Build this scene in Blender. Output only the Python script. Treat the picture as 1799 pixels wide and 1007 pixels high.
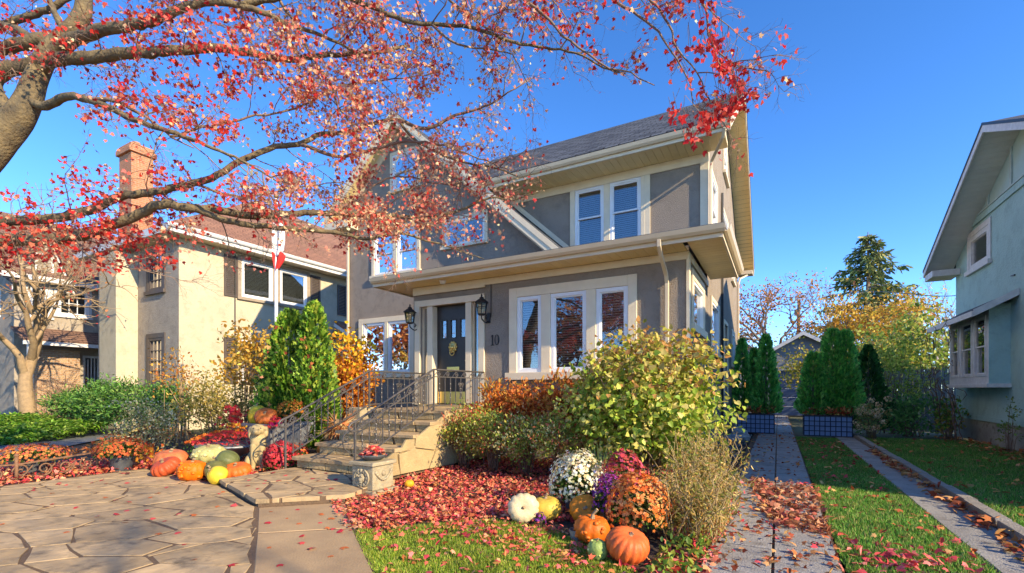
import bpy, math, random
import numpy as np
from math import sin, cos, pi, radians, sqrt, atan2
from mathutils import Vector, Matrix

for _o in list(bpy.data.objects):
    bpy.data.objects.remove(_o)
SC = bpy.context.scene
COL = SC.collection
# ------------------------------------------------------------------ camera
CAM_Z, FPX, HZN = 1.31, 833.0, 685.0          # eye height, focal length in photo pixels, horizon row
YAW = radians(29.3)                            # the lens looks 29.3 degrees left of the driveway's direction (+Y)
cd = bpy.data.cameras.new('camera'); cam = bpy.data.objects.new('camera', cd); COL.objects.link(cam)
cd.sensor_fit = 'HORIZONTAL'; cd.sensor_width = 36.0; cd.lens = FPX / 1799 * 36
cd.shift_y = (HZN - 503.5) / 1799; cd.clip_start = 0.05; cd.clip_end = 2000
cam.location = (0, 0, CAM_Z); cam.rotation_euler = (pi / 2, 0, YAW)
SC.camera = cam
# ------------------------------------------------------------------ sky, sun, exposure
SUN = Vector((1.0, -0.215, 0.50)).normalized()
w = bpy.data.worlds.new('World'); SC.world = w; w.use_nodes = True
nt = w.node_tree; bg = nt.nodes['Background']
sk = nt.nodes.new('ShaderNodeTexSky'); sk.sky_type = 'NISHITA'; sk.sun_disc = False
sk.sun_elevation = math.asin(SUN.z); sk.sun_rotation = atan2(SUN.x, SUN.y)
sk.altitude = 200; sk.air_density = 0.55; sk.dust_density = 0.0; sk.ozone_density = 2.0
hs = nt.nodes.new('ShaderNodeHueSaturation'); hs.inputs['Saturation'].default_value = 1.24; hs.inputs['Hue'].default_value = .505
nt.links.new(sk.outputs[0], hs.inputs['Color']); nt.links.new(hs.outputs[0], bg.inputs[0]); bg.inputs[1].default_value = 0.15
sd = bpy.data.lights.new('sun', 'SUN'); sd.energy = 2.8; sd.angle = radians(0.53); sd.color = (1.0, 0.81, 0.53)
so = bpy.data.objects.new('sun', sd); COL.objects.link(so)
so.rotation_euler = (-SUN).to_track_quat('-Z', 'Y').to_euler(); so.location = (12, -4, 9)
vs = SC.view_settings; vs.view_transform = 'Standard'; vs.look = 'None'; vs.exposure = 1.65; vs.gamma = 1.0
vs.use_curve_mapping = False
SC.cycles.max_bounces = 8; SC.cycles.transparent_max_bounces = 12

# ------------------------------------------------------------------ helpers
FWD = (-sin(YAW), cos(YAW)); RGT = (cos(YAW), sin(YAW))
def sight(px, py, t):
    "world point t metres deep along the sight line of a photo pixel"
    u = (px - 899.5) / FPX
    return Vector((t * (FWD[0] + u * RGT[0]), t * (FWD[1] + u * RGT[1]), CAM_Z + t * (HZN - py) / FPX))
def G(px, py, z=0.0):
    "ground point under a photo pixel"
    p = sight(px, py, (CAM_Z - z) * FPX / (py - HZN)); return (p.x, p.y)
def S(r, g, b, k=1.0):
    f = lambda c: (c / 255 / 12.92) if c <= 10 else ((c / 255 + .055) / 1.055) ** 2.4
    return (f(r) * k, f(g) * k, f(b) * k)
W = {}
def tag(o, label=None, cat=None, group=None, kind=None):
    if label: o['label'] = label
    if cat: o['category'] = cat
    if group: o['group'] = group
    if kind: o['kind'] = kind
    return o
def thing(name, loc, label, cat, group=None):
    o = bpy.data.objects.new(name, None); COL.objects.link(o); o.empty_display_size = .1
    o.location = loc; W[o.name] = Vector(loc); return tag(o, label, cat, group)
def mk(name, me, parent=None, loc=(0, 0, 0), rot=None, scale=None):
    o = bpy.data.objects.new(name, me); COL.objects.link(o)
    loc = Vector(loc); W[o.name] = loc
    if parent: o.parent = parent; o.location = loc - W[parent.name]
    else: o.location = loc
    if rot: o.rotation_euler = rot
    if scale: o.scale = scale
    return o
class MB:
    def __init__(s, tf=None): s.v = []; s.f = []; s.tf = tf
    def add(s, vs, fs):
        b = len(s.v)
        s.v += [Vector(s.tf(*p)) for p in vs] if s.tf else [Vector(p) for p in vs]
        s.f += [[i + b for i in f] for f in fs]; return s
    def box(s, x0, x1, y0, y1, z0, z1):
        return s.add([(x0,y0,z0),(x1,y0,z0),(x1,y1,z0),(x0,y1,z0),(x0,y0,z1),(x1,y0,z1),(x1,y1,z1),(x0,y1,z1)],
            [(3,2,1,0),(4,5,6,7),(0,1,5,4),(1,2,6,5),(2,3,7,6),(3,0,4,7)])
    def poly(s, pts): return s.add(pts, [list(range(len(pts)))])
    def prism(s, pts, z0, z1, inset=0):
        n = len(pts); c = (sum(p[0] for p in pts)/n, sum(p[1] for p in pts)/n)
        vs = [(p[0], p[1], z0) for p in pts]
        if inset:
            zi = z1 - inset
            vs += [(p[0], p[1], zi) for p in pts]
            ins = []
            for p in pts:
                d = Vector((c[0]-p[0], c[1]-p[1])); d = d.normalized()*min(inset*1.4, d.length*.4); ins.append((p[0]+d.x, p[1]+d.y, z1))
            vs += ins
            fs = [[i, (i+1)%n, n+(i+1)%n, n+i] for i in range(n)] + [[n+i, n+(i+1)%n, 2*n+(i+1)%n, 2*n+i] for i in range(n)] + [list(range(2*n, 3*n))]
        else:
            vs += [(p[0], p[1], z1) for p in pts]
            fs = [[i, (i+1)%n, n+(i+1)%n, n+i] for i in range(n)] + [list(range(n, 2*n)), list(range(n-1, -1, -1))]
        return s.add(vs, fs)
    def slab(s, pts, d):
        "closed sheet: polygon pts (3d) thickened by vector d"
        n = len(pts); d = Vector(d)
        return s.add([Vector(p) for p in pts] + [Vector(p) + d for p in pts],
            [list(range(n-1, -1, -1)), list(range(n, 2*n))] + [[i, (i+1)%n, n+(i+1)%n, n+i] for i in range(n)])
    def tube(s, pts, r, n=6, cap=True, flat=None):
        pts = [Vector(p) for p in pts]; m = len(pts)
        rs = r if hasattr(r, '__len__') else [r]*m
        vs = []; nrm = None
        for i, p in enumerate(pts):
            t = (pts[min(i+1, m-1)] - pts[max(i-1, 0)])
            t = t.normalized() if t.length > 1e-9 else Vector((0,0,1))
            if nrm is None:
                a = Vector((0,0,1)) if abs(t.z) < .9 else Vector((1,0,0)); nrm = a.cross(t).normalized()
            else:
                nrm = nrm - t*nrm.dot(t)
                nrm = nrm.normalized() if nrm.length > 1e-6 else t.orthogonal().normalized()
            b = t.cross(nrm)
            for k in range(n):
                a = 2*pi*k/n + (pi/4 if n == 4 else 0); vs.append(p + (nrm*cos(a) + b*sin(a))*rs[i])
        fs = [[i*n+k, i*n+(k+1)%n, (i+1)*n+(k+1)%n, (i+1)*n+k] for i in range(m-1) for k in range(n)]
        if cap: fs += [list(range(n-1, -1, -1)), list(range((m-1)*n, m*n))]
        return s.add(vs, fs)
    def lathe(s, prof, n=16, c=(0,0,0), cap=True):
        m = len(prof)
        vs = [(c[0]+r*cos(2*pi*k/n), c[1]+r*sin(2*pi*k/n), c[2]+z) for r, z in prof for k in range(n)]
        fs = [[i*n+k, i*n+(k+1)%n, (i+1)*n+(k+1)%n, (i+1)*n+k] for i in range(m-1) for k in range(n)]
        if cap: fs += [list(range(n-1, -1, -1)), list(range((m-1)*n, m*n))]
        return s.add(vs, fs)
    def ell(s, c, r, n=14, m=9, rot=None):
        vs = []; R = rot.to_3x3() if rot else None
        for i in range(m+1):
            a = pi*i/m
            for k in range(n):
                p = Vector((r[0]*sin(a)*cos(2*pi*k/n), r[1]*sin(a)*sin(2*pi*k/n), r[2]*cos(a)))
                vs.append((R @ p if R else p) + Vector(c))
        return s.add(vs, [[i*n+k, (i+1)*n+k, (i+1)*n+(k+1)%n, i*n+(k+1)%n] for i in range(m) for k in range(n)])
    def mesh(s, name, mat, smooth=False, org=(0,0,0)):
        me = bpy.data.meshes.new(name); org = Vector(org)
        me.from_pydata([tuple(v - org) for v in s.v], [], s.f); me.materials.append(mat)
        if smooth: me.polygons.foreach_set('use_smooth', [True]*len(me.polygons))
        me.update(); return me
    def build(s, name, mat, parent=None, smooth=False, bevel=0, org=None):
        if org is None:
            if parent: org = W[parent.name]
            else:
                xs = [v.x for v in s.v]; ys = [v.y for v in s.v]; zs = [v.z for v in s.v]
                org = Vector(((min(xs)+max(xs))/2, (min(ys)+max(ys))/2, min(zs)))
        o = mk(name, s.mesh(name, mat, smooth, org), parent, org)
        if bevel:
            b = o.modifiers.new('bevel', 'BEVEL'); b.width = bevel; b.segments = 2; b.limit_method = 'ANGLE'
        return o
def curve(pts, step=.1):
    "Catmull-Rom through points (any dimension), resampled"
    P = [np.array(p, float) for p in pts]; P = [2*P[0]-P[1]] + P + [2*P[-1]-P[-2]]; out = []
    for i in range(1, len(P)-2):
        n = max(2, int(np.linalg.norm((P[i+1]-P[i])[:3])/step))
        for k in range(n):
            t = k/n
            out.append(.5*((2*P[i])+(-P[i-1]+P[i+1])*t+(2*P[i-1]-5*P[i]+4*P[i+1]-P[i+2])*t*t+(-P[i-1]+3*P[i]-3*P[i+1]+P[i+2])*t**3))
    out.append(P[-2]); return out

# ------------------------------------------------------------------ materials
def _base(name):
    m = bpy.data.materials.new(name); m.use_nodes = True; t = m.node_tree
    return m, t, t.nodes['Principled BSDF'], t.nodes.new, t.links.new
def pm(name, c, c2=None, scale=6, rough=.7, bump=0, bscale=60, metal=0, spec=.4, detail=6, stretch=None, obj_rand=0, stain=None):
    m, t, p, N, L = _base(name)
    c2 = c2 or tuple(x*.72 for x in c)
    g = N('ShaderNodeNewGeometry'); src = g.outputs['Position']
    if stretch:
        mp = N('ShaderNodeMapping'); mp.inputs['Scale'].default_value = stretch; L(src, mp.inputs[0]); src = mp.outputs[0]
    n = N('ShaderNodeTexNoise'); n.inputs['Scale'].default_value = scale; n.inputs['Detail'].default_value = detail; n.inputs['Roughness'].default_value = .62
    L(src, n.inputs['Vector'])
    r = N('ShaderNodeValToRGB'); r.color_ramp.elements[0].position = .3; r.color_ramp.elements[1].position = .7
    r.color_ramp.elements[0].color = (*c2, 1); r.color_ramp.elements[1].color = (*c, 1)
    L(n.outputs[0], r.inputs[0]); out = r.outputs[0]
    if stain:
        n2 = N('ShaderNodeTexNoise'); n2.inputs['Scale'].default_value = stain[1]; n2.inputs['Detail'].default_value = 8; n2.inputs['Roughness'].default_value = .7
        L(src, n2.inputs['Vector'])
        r2 = N('ShaderNodeValToRGB'); r2.color_ramp.elements[0].position = .5; r2.color_ramp.elements[1].position = .68
        L(n2.outputs[0], r2.inputs[0])
        mx = N('ShaderNodeMixRGB'); mx.inputs[2].default_value = (*stain[0], 1); L(r2.outputs[0], mx.inputs[0]); L(out, mx.inputs[1]); out = mx.outputs[0]
    if obj_rand:
        oi = N('ShaderNodeObjectInfo'); h = N('ShaderNodeHueSaturation'); ma = N('ShaderNodeMapRange')
        ma.inputs[3].default_value = 1-obj_rand; ma.inputs[4].default_value = 1+obj_rand
        L(oi.outputs['Random'], ma.inputs[0]); L(ma.outputs[0], h.inputs['Value']); L(out, h.inputs['Color']); out = h.outputs[0]
    L(out, p.inputs['Base Color'])
    p.inputs['Roughness'].default_value = rough; p.inputs['Metallic'].default_value = metal; p.inputs['Specular IOR Level'].default_value = spec
    if bump:
        nb = N('ShaderNodeTexNoise'); nb.inputs['Scale'].default_value = bscale; nb.inputs['Detail'].default_value = 4; L(src, nb.inputs['Vector'])
        b = N('ShaderNodeBump'); b.inputs['Strength'].default_value = bump; b.inputs['Distance'].default_value = .02
        L(nb.outputs[0], b.inputs['Height']); L(b.outputs[0], p.inputs['Normal'])
    return m
def brickmat(name, c1, c2, mortar, bw, bh, msize, axes='xz', rough=.85, off=.5, bump=.6):
    m, t, p, N, L = _base(name)
    g = N('ShaderNodeNewGeometry'); sp = N('ShaderNodeSeparateXYZ'); L(g.outputs['Position'], sp.inputs[0]); cb = N('ShaderNodeCombineXYZ')
    ix = {'x': 0, 'y': 1, 'z': 2}
    if axes == 'wall':
        ad = N('ShaderNodeMath'); L(sp.outputs[0], ad.inputs[0]); L(sp.outputs[1], ad.inputs[1]); L(ad.outputs[0], cb.inputs[0]); L(sp.outputs[2], cb.inputs[1])
    else:
        L(sp.outputs[ix[axes[0]]], cb.inputs[0]); L(sp.outputs[ix[axes[1]]], cb.inputs[1])
    b = N('ShaderNodeTexBrick'); L(cb.outputs[0], b.inputs[0]); b.offset = off
    b.inputs['Color1'].default_value = (*c1, 1); b.inputs['Color2'].default_value = (*c2, 1); b.inputs['Mortar'].default_value = (*mortar, 1)
    b.inputs['Scale'].default_value = 1; b.inputs['Brick Width'].default_value = bw; b.inputs['Row Height'].default_value = bh; b.inputs['Mortar Size'].default_value = msize
    n = N('ShaderNodeTexNoise'); n.inputs['Scale'].default_value = 25; n.inputs['Detail'].default_value = 6; L(g.outputs['Position'], n.inputs['Vector'])
    mx = N('ShaderNodeMixRGB'); mx.blend_type = 'OVERLAY'; mx.inputs[0].default_value = .45; L(b.outputs[0], mx.inputs[1]); L(n.outputs[0], mx.inputs[2])
    L(mx.outputs[0], p.inputs['Base Color']); p.inputs['Roughness'].default_value = rough; p.inputs['Specular IOR Level'].default_value = .25
    bp = N('ShaderNodeBump'); bp.inputs['Strength'].default_value = bump; bp.inputs['Distance'].default_value = .02; bp.invert = True
    L(b.outputs['Fac'], bp.inputs['Height']); L(bp.outputs[0], p.inputs['Normal'])
    return m
def leafmat(name, trans=.35, rough=.55):
    m, t, p, N, L = _base(name)
    a = N('ShaderNodeAttribute'); a.attribute_name = 'Col'; L(a.outputs['Color'], p.inputs['Base Color'])
    p.inputs['Roughness'].default_value = rough; p.inputs['Specular IOR Level'].default_value = .3
    tr = N('ShaderNodeBsdfTranslucent'); L(a.outputs['Color'], tr.inputs[0])
    mx = N('ShaderNodeMixShader'); mx.inputs[0].default_value = trans
    L(p.outputs[0], mx.inputs[1]); L(tr.outputs[0], mx.inputs[2]); L(mx.outputs[0], t.nodes['Material Output'].inputs[0])
    return m
def glassmat(name, tint=(.82,.86,.88), base=.1, gain=1.6):
    m, t, p, N, L = _base(name); t.nodes.remove(p)
    f = N('ShaderNodeFresnel'); f.inputs[0].default_value = 1.5
    ma = N('ShaderNodeMath'); ma.operation = 'MULTIPLY_ADD'; ma.inputs[1].default_value = gain; ma.inputs[2].default_value = base; ma.use_clamp = True; L(f.outputs[0], ma.inputs[0])
    tr = N('ShaderNodeBsdfTransparent'); tr.inputs[0].default_value = (*tint, 1)
    gl = N('ShaderNodeBsdfGlossy'); gl.inputs['Roughness'].default_value = .015
    g = N('ShaderNodeNewGeometry'); n = N('ShaderNodeTexNoise'); n.inputs['Scale'].default_value = 1.3; L(g.outputs['Position'], n.inputs['Vector'])
    bp = N('ShaderNodeBump'); bp.inputs['Strength'].default_value = .05; bp.inputs['Distance'].default_value = .05; L(n.outputs[0], bp.inputs['Height']); L(bp.outputs[0], gl.inputs['Normal'])
    mx = N('ShaderNodeMixShader'); L(ma.outputs[0], mx.inputs[0]); L(tr.outputs[0], mx.inputs[1]); L(gl.outputs[0], mx.inputs[2])
    L(mx.outputs[0], t.nodes['Material Output'].inputs[0]); return m
def stuccomat(name, c, c2, bump=.5, bscale=90):
    return pm(name, c, c2, scale=1.6, rough=.92, bump=bump, bscale=bscale, spec=.15, detail=9, stain=(tuple(x*.86 for x in c2), 3.1))

m_taupe = stuccomat('taupe_stucco', (.318,.265,.210), (.268,.223,.178), bump=.85, bscale=60)
m_cream_st = stuccomat('cream_stucco', (.58,.50,.35), (.51,.44,.31), bump=.9, bscale=45)
m_green_st = stuccomat('seafoam_stucco', (.42,.61,.585), (.37,.55,.53), bump=1.0, bscale=26)
m_grey_shade_st = stuccomat('grey_and_shaded_stucco', (.42,.36,.28), (.34,.29,.23), bump=.9, bscale=45)  # gabled house's own colour; on the cream house it is painted shade
m_trim = pm('cream_trim', (.78,.66,.46), (.70,.58,.40), scale=4, rough=.55, bump=.08, bscale=30)
m_soffit = pm('cream_soffit', (.82,.65,.32), (.75,.59,.29), scale=3, rough=.5, obj_rand=.04)
m_vinyl = pm('white_vinyl', (.80,.80,.79), (.74,.74,.73), scale=3, rough=.35)
m_pwhite = pm('weathered_white_paint', (.74,.72,.68), (.58,.56,.53), scale=9, rough=.6)
m_gutter = pm('tan_gutter', (.72,.58,.38), (.65,.52,.34), scale=3, rough=.35, spec=.5)
m_door = pm('dark_door_paint', (.045,.038,.034), (.03,.027,.025), scale=5, rough=.4)
m_brass = pm('brass', (.75,.55,.18), (.62,.43,.13), scale=20, rough=.32, metal=.85)
m_iron = pm('wrought_iron', (.10,.09,.085), (.06,.055,.05), scale=20, rough=.45, spec=.5)
m_rust = pm('rusty_iron', (.28,.15,.08), (.14,.075,.045), scale=30, rough=.85, bump=.4, bscale=120)
m_black = pm('black_paint', (.02,.02,.02), (.012,.012,.012), rough=.5)
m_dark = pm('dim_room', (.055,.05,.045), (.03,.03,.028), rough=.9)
m_blind = pm('white_blind', (.68,.66,.62), (.6,.58,.55), rough=.6)
m_glass = glassmat('window_glass')
m_glassb = glassmat('lantern_glass', (.9,.85,.7), .12, 1.2)
m_shing = brickmat('charcoal_shingle', (.115,.125,.14), (.05,.056,.066), (.02,.02,.022), .32, .13, .016, 'xz')
m_shing2 = brickmat('russet_shingle', (.32,.165,.105), (.24,.125,.085), (.10,.055,.04), .32, .085, .010, 'yz')
m_shing3 = brickmat('brown_shingle', (.26,.15,.10), (.19,.11,.08), (.08,.05,.04), .32, .10, .012, 'yz')
m_shing4 = brickmat('slate_shingle', (.11,.12,.14), (.075,.08,.095), (.03,.03,.035), .30, .11, .012, 'xz')
m_brick = brickmat('red_brick', (.52,.20,.09), (.42,.155,.07), (.40,.27,.18), .215, .075, .010, 'wall')
m_brick2 = brickmat('buff_brick', (.46,.30,.16), (.36,.20,.11), (.40,.33,.26), .215, .075, .010, 'wall')
m_stone = pm('sand_flagstone', (.56,.40,.215), (.35,.25,.135), scale=2.2, rough=.82, bump=.8, bscale=7, spec=.25, obj_rand=.16, stain=((.20,.15,.09), 5))
m_stone_l = pm('pale_limestone', (.46,.345,.175), (.33,.245,.125), scale=4, rough=.88, bump=.5, bscale=30, spec=.2, obj_rand=.1)
m_joint = pm('sandy_joint', (.20,.125,.07), (.12,.08,.05), scale=30, rough=.95, bump=.6, bscale=160)
m_cast = pm('cast_stone', (.46,.38,.235), (.29,.24,.15), scale=9, rough=.9, bump=.4, bscale=90, stain=((.22,.21,.16), 12))
m_statue = pm('aged_statue_stone', (.52,.40,.19), (.34,.26,.125), scale=8, rough=.9, bump=.35, bscale=70)
m_conc = pm('worn_concrete', (.40,.38,.345), (.25,.238,.22), scale=2.5, rough=.92, bump=.5, bscale=70, spec=.15, stain=((.17,.15,.13), 5), obj_rand=.06)
m_slab = pm('tan_slab', (.50,.35,.19), (.35,.245,.14), scale=2.2, rough=.88, bump=.3, bscale=60, spec=.2, obj_rand=.06)
m_curb = pm('weathered_kerb', (.33,.29,.24), (.20,.18,.15), scale=6, rough=.95, bump=.6, bscale=50)
m_soil = pm('soil', (.075,.048,.032), (.04,.028,.02), scale=12, rough=.97, bump=.8, bscale=50)
m_turf = pm('turf_soil', (.055,.075,.022), (.045,.045,.02), scale=10, rough=.97, bump=.5, bscale=80)
m_ground = pm('distant_ground', (.07,.085,.03), (.085,.07,.035), scale=.7, rough=.97)
m_asph = pm('blue_grey_path', (.16,.17,.18), (.11,.115,.125), scale=5, rough=.9, bump=.3, bscale=90)
m_grass = leafmat('grass_blade', .3, .6)
m_leaf = leafmat('leaf', .42, .5)
m_dense = leafmat('evergreen_leaf', .22, .5)
m_flower = leafmat('flower_petal', .3, .7)
m_dry = leafmat('fallen_leaf', .15, .7)
m_bark = pm('maple_bark', (.25,.185,.09), (.085,.065,.04), scale=7, rough=.9, bump=.9, bscale=35, stretch=(1,1,1), stain=((.10,.085,.06), 6))
m_twig = pm('twig_bark', (.27,.175,.12), (.17,.115,.08), scale=20, rough=.85)
m_palebark = pm('pale_bark', (.40,.28,.15), (.24,.17,.10), scale=9, rough=.9, bump=.7, bscale=40)
m_greybark = pm('grey_bark', (.22,.18,.14), (.13,.105,.085), scale=9, rough=.9, bump=.7, bscale=40)
m_greypot = pm('grey_fibre_pot', (.20,.205,.21), (.15,.155,.16), scale=8, rough=.7, bump=.15, bscale=50)
m_galv = pm('galvanised', (.34,.36,.37), (.24,.25,.26), scale=12, rough=.45, metal=.5)
m_zinc = pm('dark_nursery_pot', (.085,.09,.095), (.06,.065,.07), scale=10, rough=.5)
m_blue = pm('blue_panel', (.19,.28,.50), (.14,.22,.41), scale=6, rough=.6)
m_bluedk = pm('navy_grid', (.02,.028,.05), (.015,.02,.035), rough=.6)
m_navy = pm('navy_garage_door', (.10,.135,.22), (.07,.10,.17), scale=5, rough=.4)
m_siding = pm('grey_siding', (.26,.27,.28), (.21,.22,.23), rough=.7)
m_fence = pm('blue_grey_fence', (.36,.38,.42), (.24,.26,.29), scale=5, rough=.9, bump=.5, bscale=40, stretch=(6,6,.6), obj_rand=.15)
m_shut = pm('brown_shutter', (.10,.078,.065), (.075,.058,.05), rough=.55)
m_flagr = pm('red_cloth', (.62,.035,.03), (.5,.025,.025), rough=.8)
m_flagw = pm('white_cloth', (.78,.77,.76), (.68,.67,.66), rough=.8)
m_rock = pm('grey_rock', (.36,.37,.38), (.22,.225,.23), scale=5, rough=.9, bump=.7, bscale=25)
m_wood = pm('weathered_pole', (.16,.12,.09), (.10,.08,.06), rough=.9, stretch=(4,4,.5))
m_husk = leafmat('corn_husk', .2, .8)
# ------------------------------------------------------------------ building kit
def front(p): return lambda u, w, z: (u, p - w, z)          # wall facing the street (-Y)
def east(p): return lambda u, w, z: (p + w, u, z)           # wall facing +X
def west(p): return lambda u, w, z: (p - w, u, z)           # wall facing -X
def back(p): return lambda u, w, z: (u, p + w, z)
def wall(mb, a0, a1, z0, top, holes=(), th=.22):
    "wall skin in local (u, w, z) with reveals round the openings; top is a height or [(u, z), ...]"
    if not isinstance(top, (list, tuple)): top = [(a0, top), (a1, top)]
    def zt(u):
        for (ua, za), (ub, zb) in zip(top, top[1:]):
            if ua - 1e-6 <= u <= ub + 1e-6: return za + (zb - za) * (u - ua) / max(ub - ua, 1e-6)
        return top[-1][1]
    us = sorted({a0, a1, *[u for u, _ in top if a0 < u < a1], *[x for h in holes for x in h[:2]]})
    for ua, ub in zip(us, us[1:]):
        hs = sorted([h for h in holes if h[0] <= ua + 1e-6 and h[1] >= ub - 1e-6], key=lambda h: h[2]); z = z0
        for h in hs:
            mb.poly([(ua,0,z),(ub,0,z),(ub,0,h[2]),(ua,0,h[2])]); z = h[3]
        mb.poly([(ua,0,z),(ub,0,z),(ub,0,zt(ub)),(ua,0,zt(ua))])
    for b0, b1, c0, c1 in holes:
        mb.poly([(b0,0,c0),(b1,0,c0),(b1,-th,c0),(b0,-th,c0)]); mb.poly([(b0,0,c1),(b1,0,c1),(b1,-th,c1),(b0,-th,c1)])
        mb.poly([(b0,0,c0),(b0,0,c1),(b0,-th,c1),(b0,-th,c0)]); mb.poly([(b1,0,c0),(b1,0,c1),(b1,-th,c1),(b1,-th,c0)])
def ring(mb, a0, a1, z0, z1, fw, w0, w1):
    mb.box(a0, a0+fw, w0, w1, z0, z1); mb.box(a1-fw, a1, w0, w1, z0, z1)
    mb.box(a0+fw, a1-fw, w0, w1, z0, z0+fw); mb.box(a0+fw, a1-fw, w0, w1, z1-fw, z1)
def win(par, tf, a0, a1, z0, z1, hung=False, blind=0, fw=.055, mat=None, munt=None, glass=None, bars=False):
    mat = mat or m_vinyl
    b = MB(tf); ring(b, a0+.002, a1-.002, z0+.002, z1-.002, fw, -.10, .018); o = b.build('window', mat, par)
    zi0, zi1 = z0+fw, z1-fw
    b = MB(tf); zm = (zi0+zi1)/2
    if hung:
        ring(b, a0+fw, a1-fw, zi0, zm+.02, .032, -.07, -.035); ring(b, a0+fw, a1-fw, zm-.02, zi1, .032, -.034, .0)
    else: ring(b, a0+fw, a1-fw, zi0, zi1, .022, -.055, -.012)
    b.build('sash', mat, o)
    b = MB(tf)
    if hung:
        b.box(a0+fw, a1-fw, -.056, -.05, zi0, zm); b.build('pane', glass or m_glass, o)
        b = MB(tf); b.box(a0+fw, a1-fw, -.022, -.016, zm, zi1); b.build('pane', glass or m_glass, o)
    else: b.box(a0+fw, a1-fw, -.04, -.034, zi0, zi1); b.build('pane', glass or m_glass, o)
    if munt:
        nx, nz = munt; b = MB(tf)
        for i in range(1, nx): x = a0+fw+(a1-a0-2*fw)*i/nx; b.box(x-.011, x+.011, -.033, -.003, zi0, zi1)
        for i in range(1, nz): z = zi0+(zi1-zi0)*i/nz; b.box(a0+fw, a1-fw, -.0335, -.004, z-.011, z+.011)
        b.build('glazing_bars', mat, o)
    if blind:
        b = MB(tf); n = int((zi1-zi0)*blind/.045)
        for i in range(n):
            z = zi1-.02-i*.045; b.add([(a0+fw,-.135,z-.012),(a1-fw,-.135,z-.012),(a1-fw,-.105,z+.012),(a0+fw,-.105,z+.012)], [(0,1,2,3)])
        b.box(a0+fw, a1-fw, -.14, -.10, zi1-.018, zi1); b.build('blind', m_blind, o)
    b = MB(tf); d = -.75; e = .004
    b.poly([(a0-.1,d,z0-.1),(a1+.1,d,z0-.1),(a1+.1,d,z1+.1),(a0-.1,d,z1+.1)])
    for q in ([(a0-.1,-.23,z0-.1),(a1+.1,-.23,z0-.1),(a1+.1,d,z0-.1),(a0-.1,d,z0-.1)], [(a0-.1,-.23,z1+.1),(a1+.1,-.23,z1+.1),(a1+.1,d,z1+.1),(a0-.1,d,z1+.1)],
              [(a0-.1,-.23,z0-.1),(a0-.1,-.23,z1+.1),(a0-.1,d,z1+.1),(a0-.1,d,z0-.1)], [(a1+.1,-.23,z0-.1),(a1+.1,-.23,z1+.1),(a1+.1,d,z1+.1),(a1+.1,d,z0-.1)]): b.poly(q)
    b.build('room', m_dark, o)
    return o
def boards(par, name, tf, a0, a1, z0, z1, wd=.10, sill=True, w=.03, mat=None, pitch=0):
    "casing round an opening: four boards, each a part"
    mat = mat or m_trim
    for q in ((a0-wd, a0, z0, z1), (a1, a1+wd, z0, z1), (a0-wd, a1+wd, z1, z1+wd)):
        b = MB(tf); b.box(q[0], q[1], .003, w, q[2], q[3]); b.build(name, mat, par, bevel=.004)
    b = MB(tf); b.box(a0-wd-(.03 if sill else 0), a1+wd+(.03 if sill else 0), .003, w+(.05 if sill else 0), z0-wd*.8, z0); b.build('sill' if sill else name, mat, par, bevel=.004)
def plank_mesh(name, lx, ly, th, mat):
    "one soffit board, its edges bevelled so the joint shows"
    e = .006; b = MB()
    b.add([(-lx/2,-ly/2,th),(lx/2,-ly/2,th),(lx/2,ly/2,th),(-lx/2,ly/2,th),(-lx/2,-ly/2,e),(lx/2,-ly/2,e),(lx/2,ly/2,e),(-lx/2,ly/2,e),
           (-lx/2+e,-ly/2,0),(lx/2-e,-ly/2,0),(lx/2-e,ly/2,0),(-lx/2+e,ly/2,0)],
          [(0,1,2,3),(0,4,5,1),(3,2,6,7),(4,8,9,5),(5,9,10,6),(7,6,10,11),(4,7,11,8),(8,11,10,9),(1,5,6,2),(0,3,7,4)])
    return b.mesh(name, mat)

# ================================================================== the setting
def sheet(name, pts, z, mat, parent=None):
    b = MB(); b.poly([(p[0], p[1], z) for p in pts]); o = b.build(name, mat, parent)
    if not parent: o['kind'] = 'structure'
    return o
sheet('ground', [(-400,-60),(400,-60),(400,900),(-400,900)], -.06, m_ground)
RED_BED = [(-4.45,3.65),(-3.5,3.15),(-2.6,4.0),(-1.75,3.35),(-.85,3.0),(-.64,3.2),(-.64,7.9),(-1.1,8.0),(-4.86,8.0),(-4.86,4.75)]
sheet('pavement', [(-60,-4.2),(60,-4.2),(60,-1.6),(-60,-1.6)], -.03, m_conc)
sheet('road', [(-80,-14),(80,-14),(80,-6),(-80,-6)], -.03, pm('road_asphalt', (.13,.125,.12), (.10,.097,.093), rough=.9))
sheet('garden_bed', RED_BED, -.02, m_soil)
sheet('foundation_strip', [(-1.27,8.0),(-.64,8.0),(-.64,18.9),(-1.27,18.9)], -.019, m_soil)
sheet('left_garden_bed', [(-14.5,.2),(-9.12,.2),(-9.12,3.86),(-6.7,3.75),(-6.7,10.2),(-15.3,10.2)], -.021, m_soil)
LAWN = [(-3.42,3.12),(-2.45,2.42),(-1.2,.6),(-.64,.6),(-.64,3.15),(-.9,3.05),(-1.75,3.4),(-2.6,4.05)]
sheet('front_lawn', LAWN, -.012, m_turf)
VERGE = [(.42,1.0),(1.38,1.0),(1.38,15.4),(.42,15.4)]
sheet('driveway_verge', VERGE, -.012, m_turf)
SIDE = [(1.93,1.0),(4.38,1.0),(4.38,16.2),(1.93,16.2)]
sheet('side_lawn', SIDE, -.012, m_turf)
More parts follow.
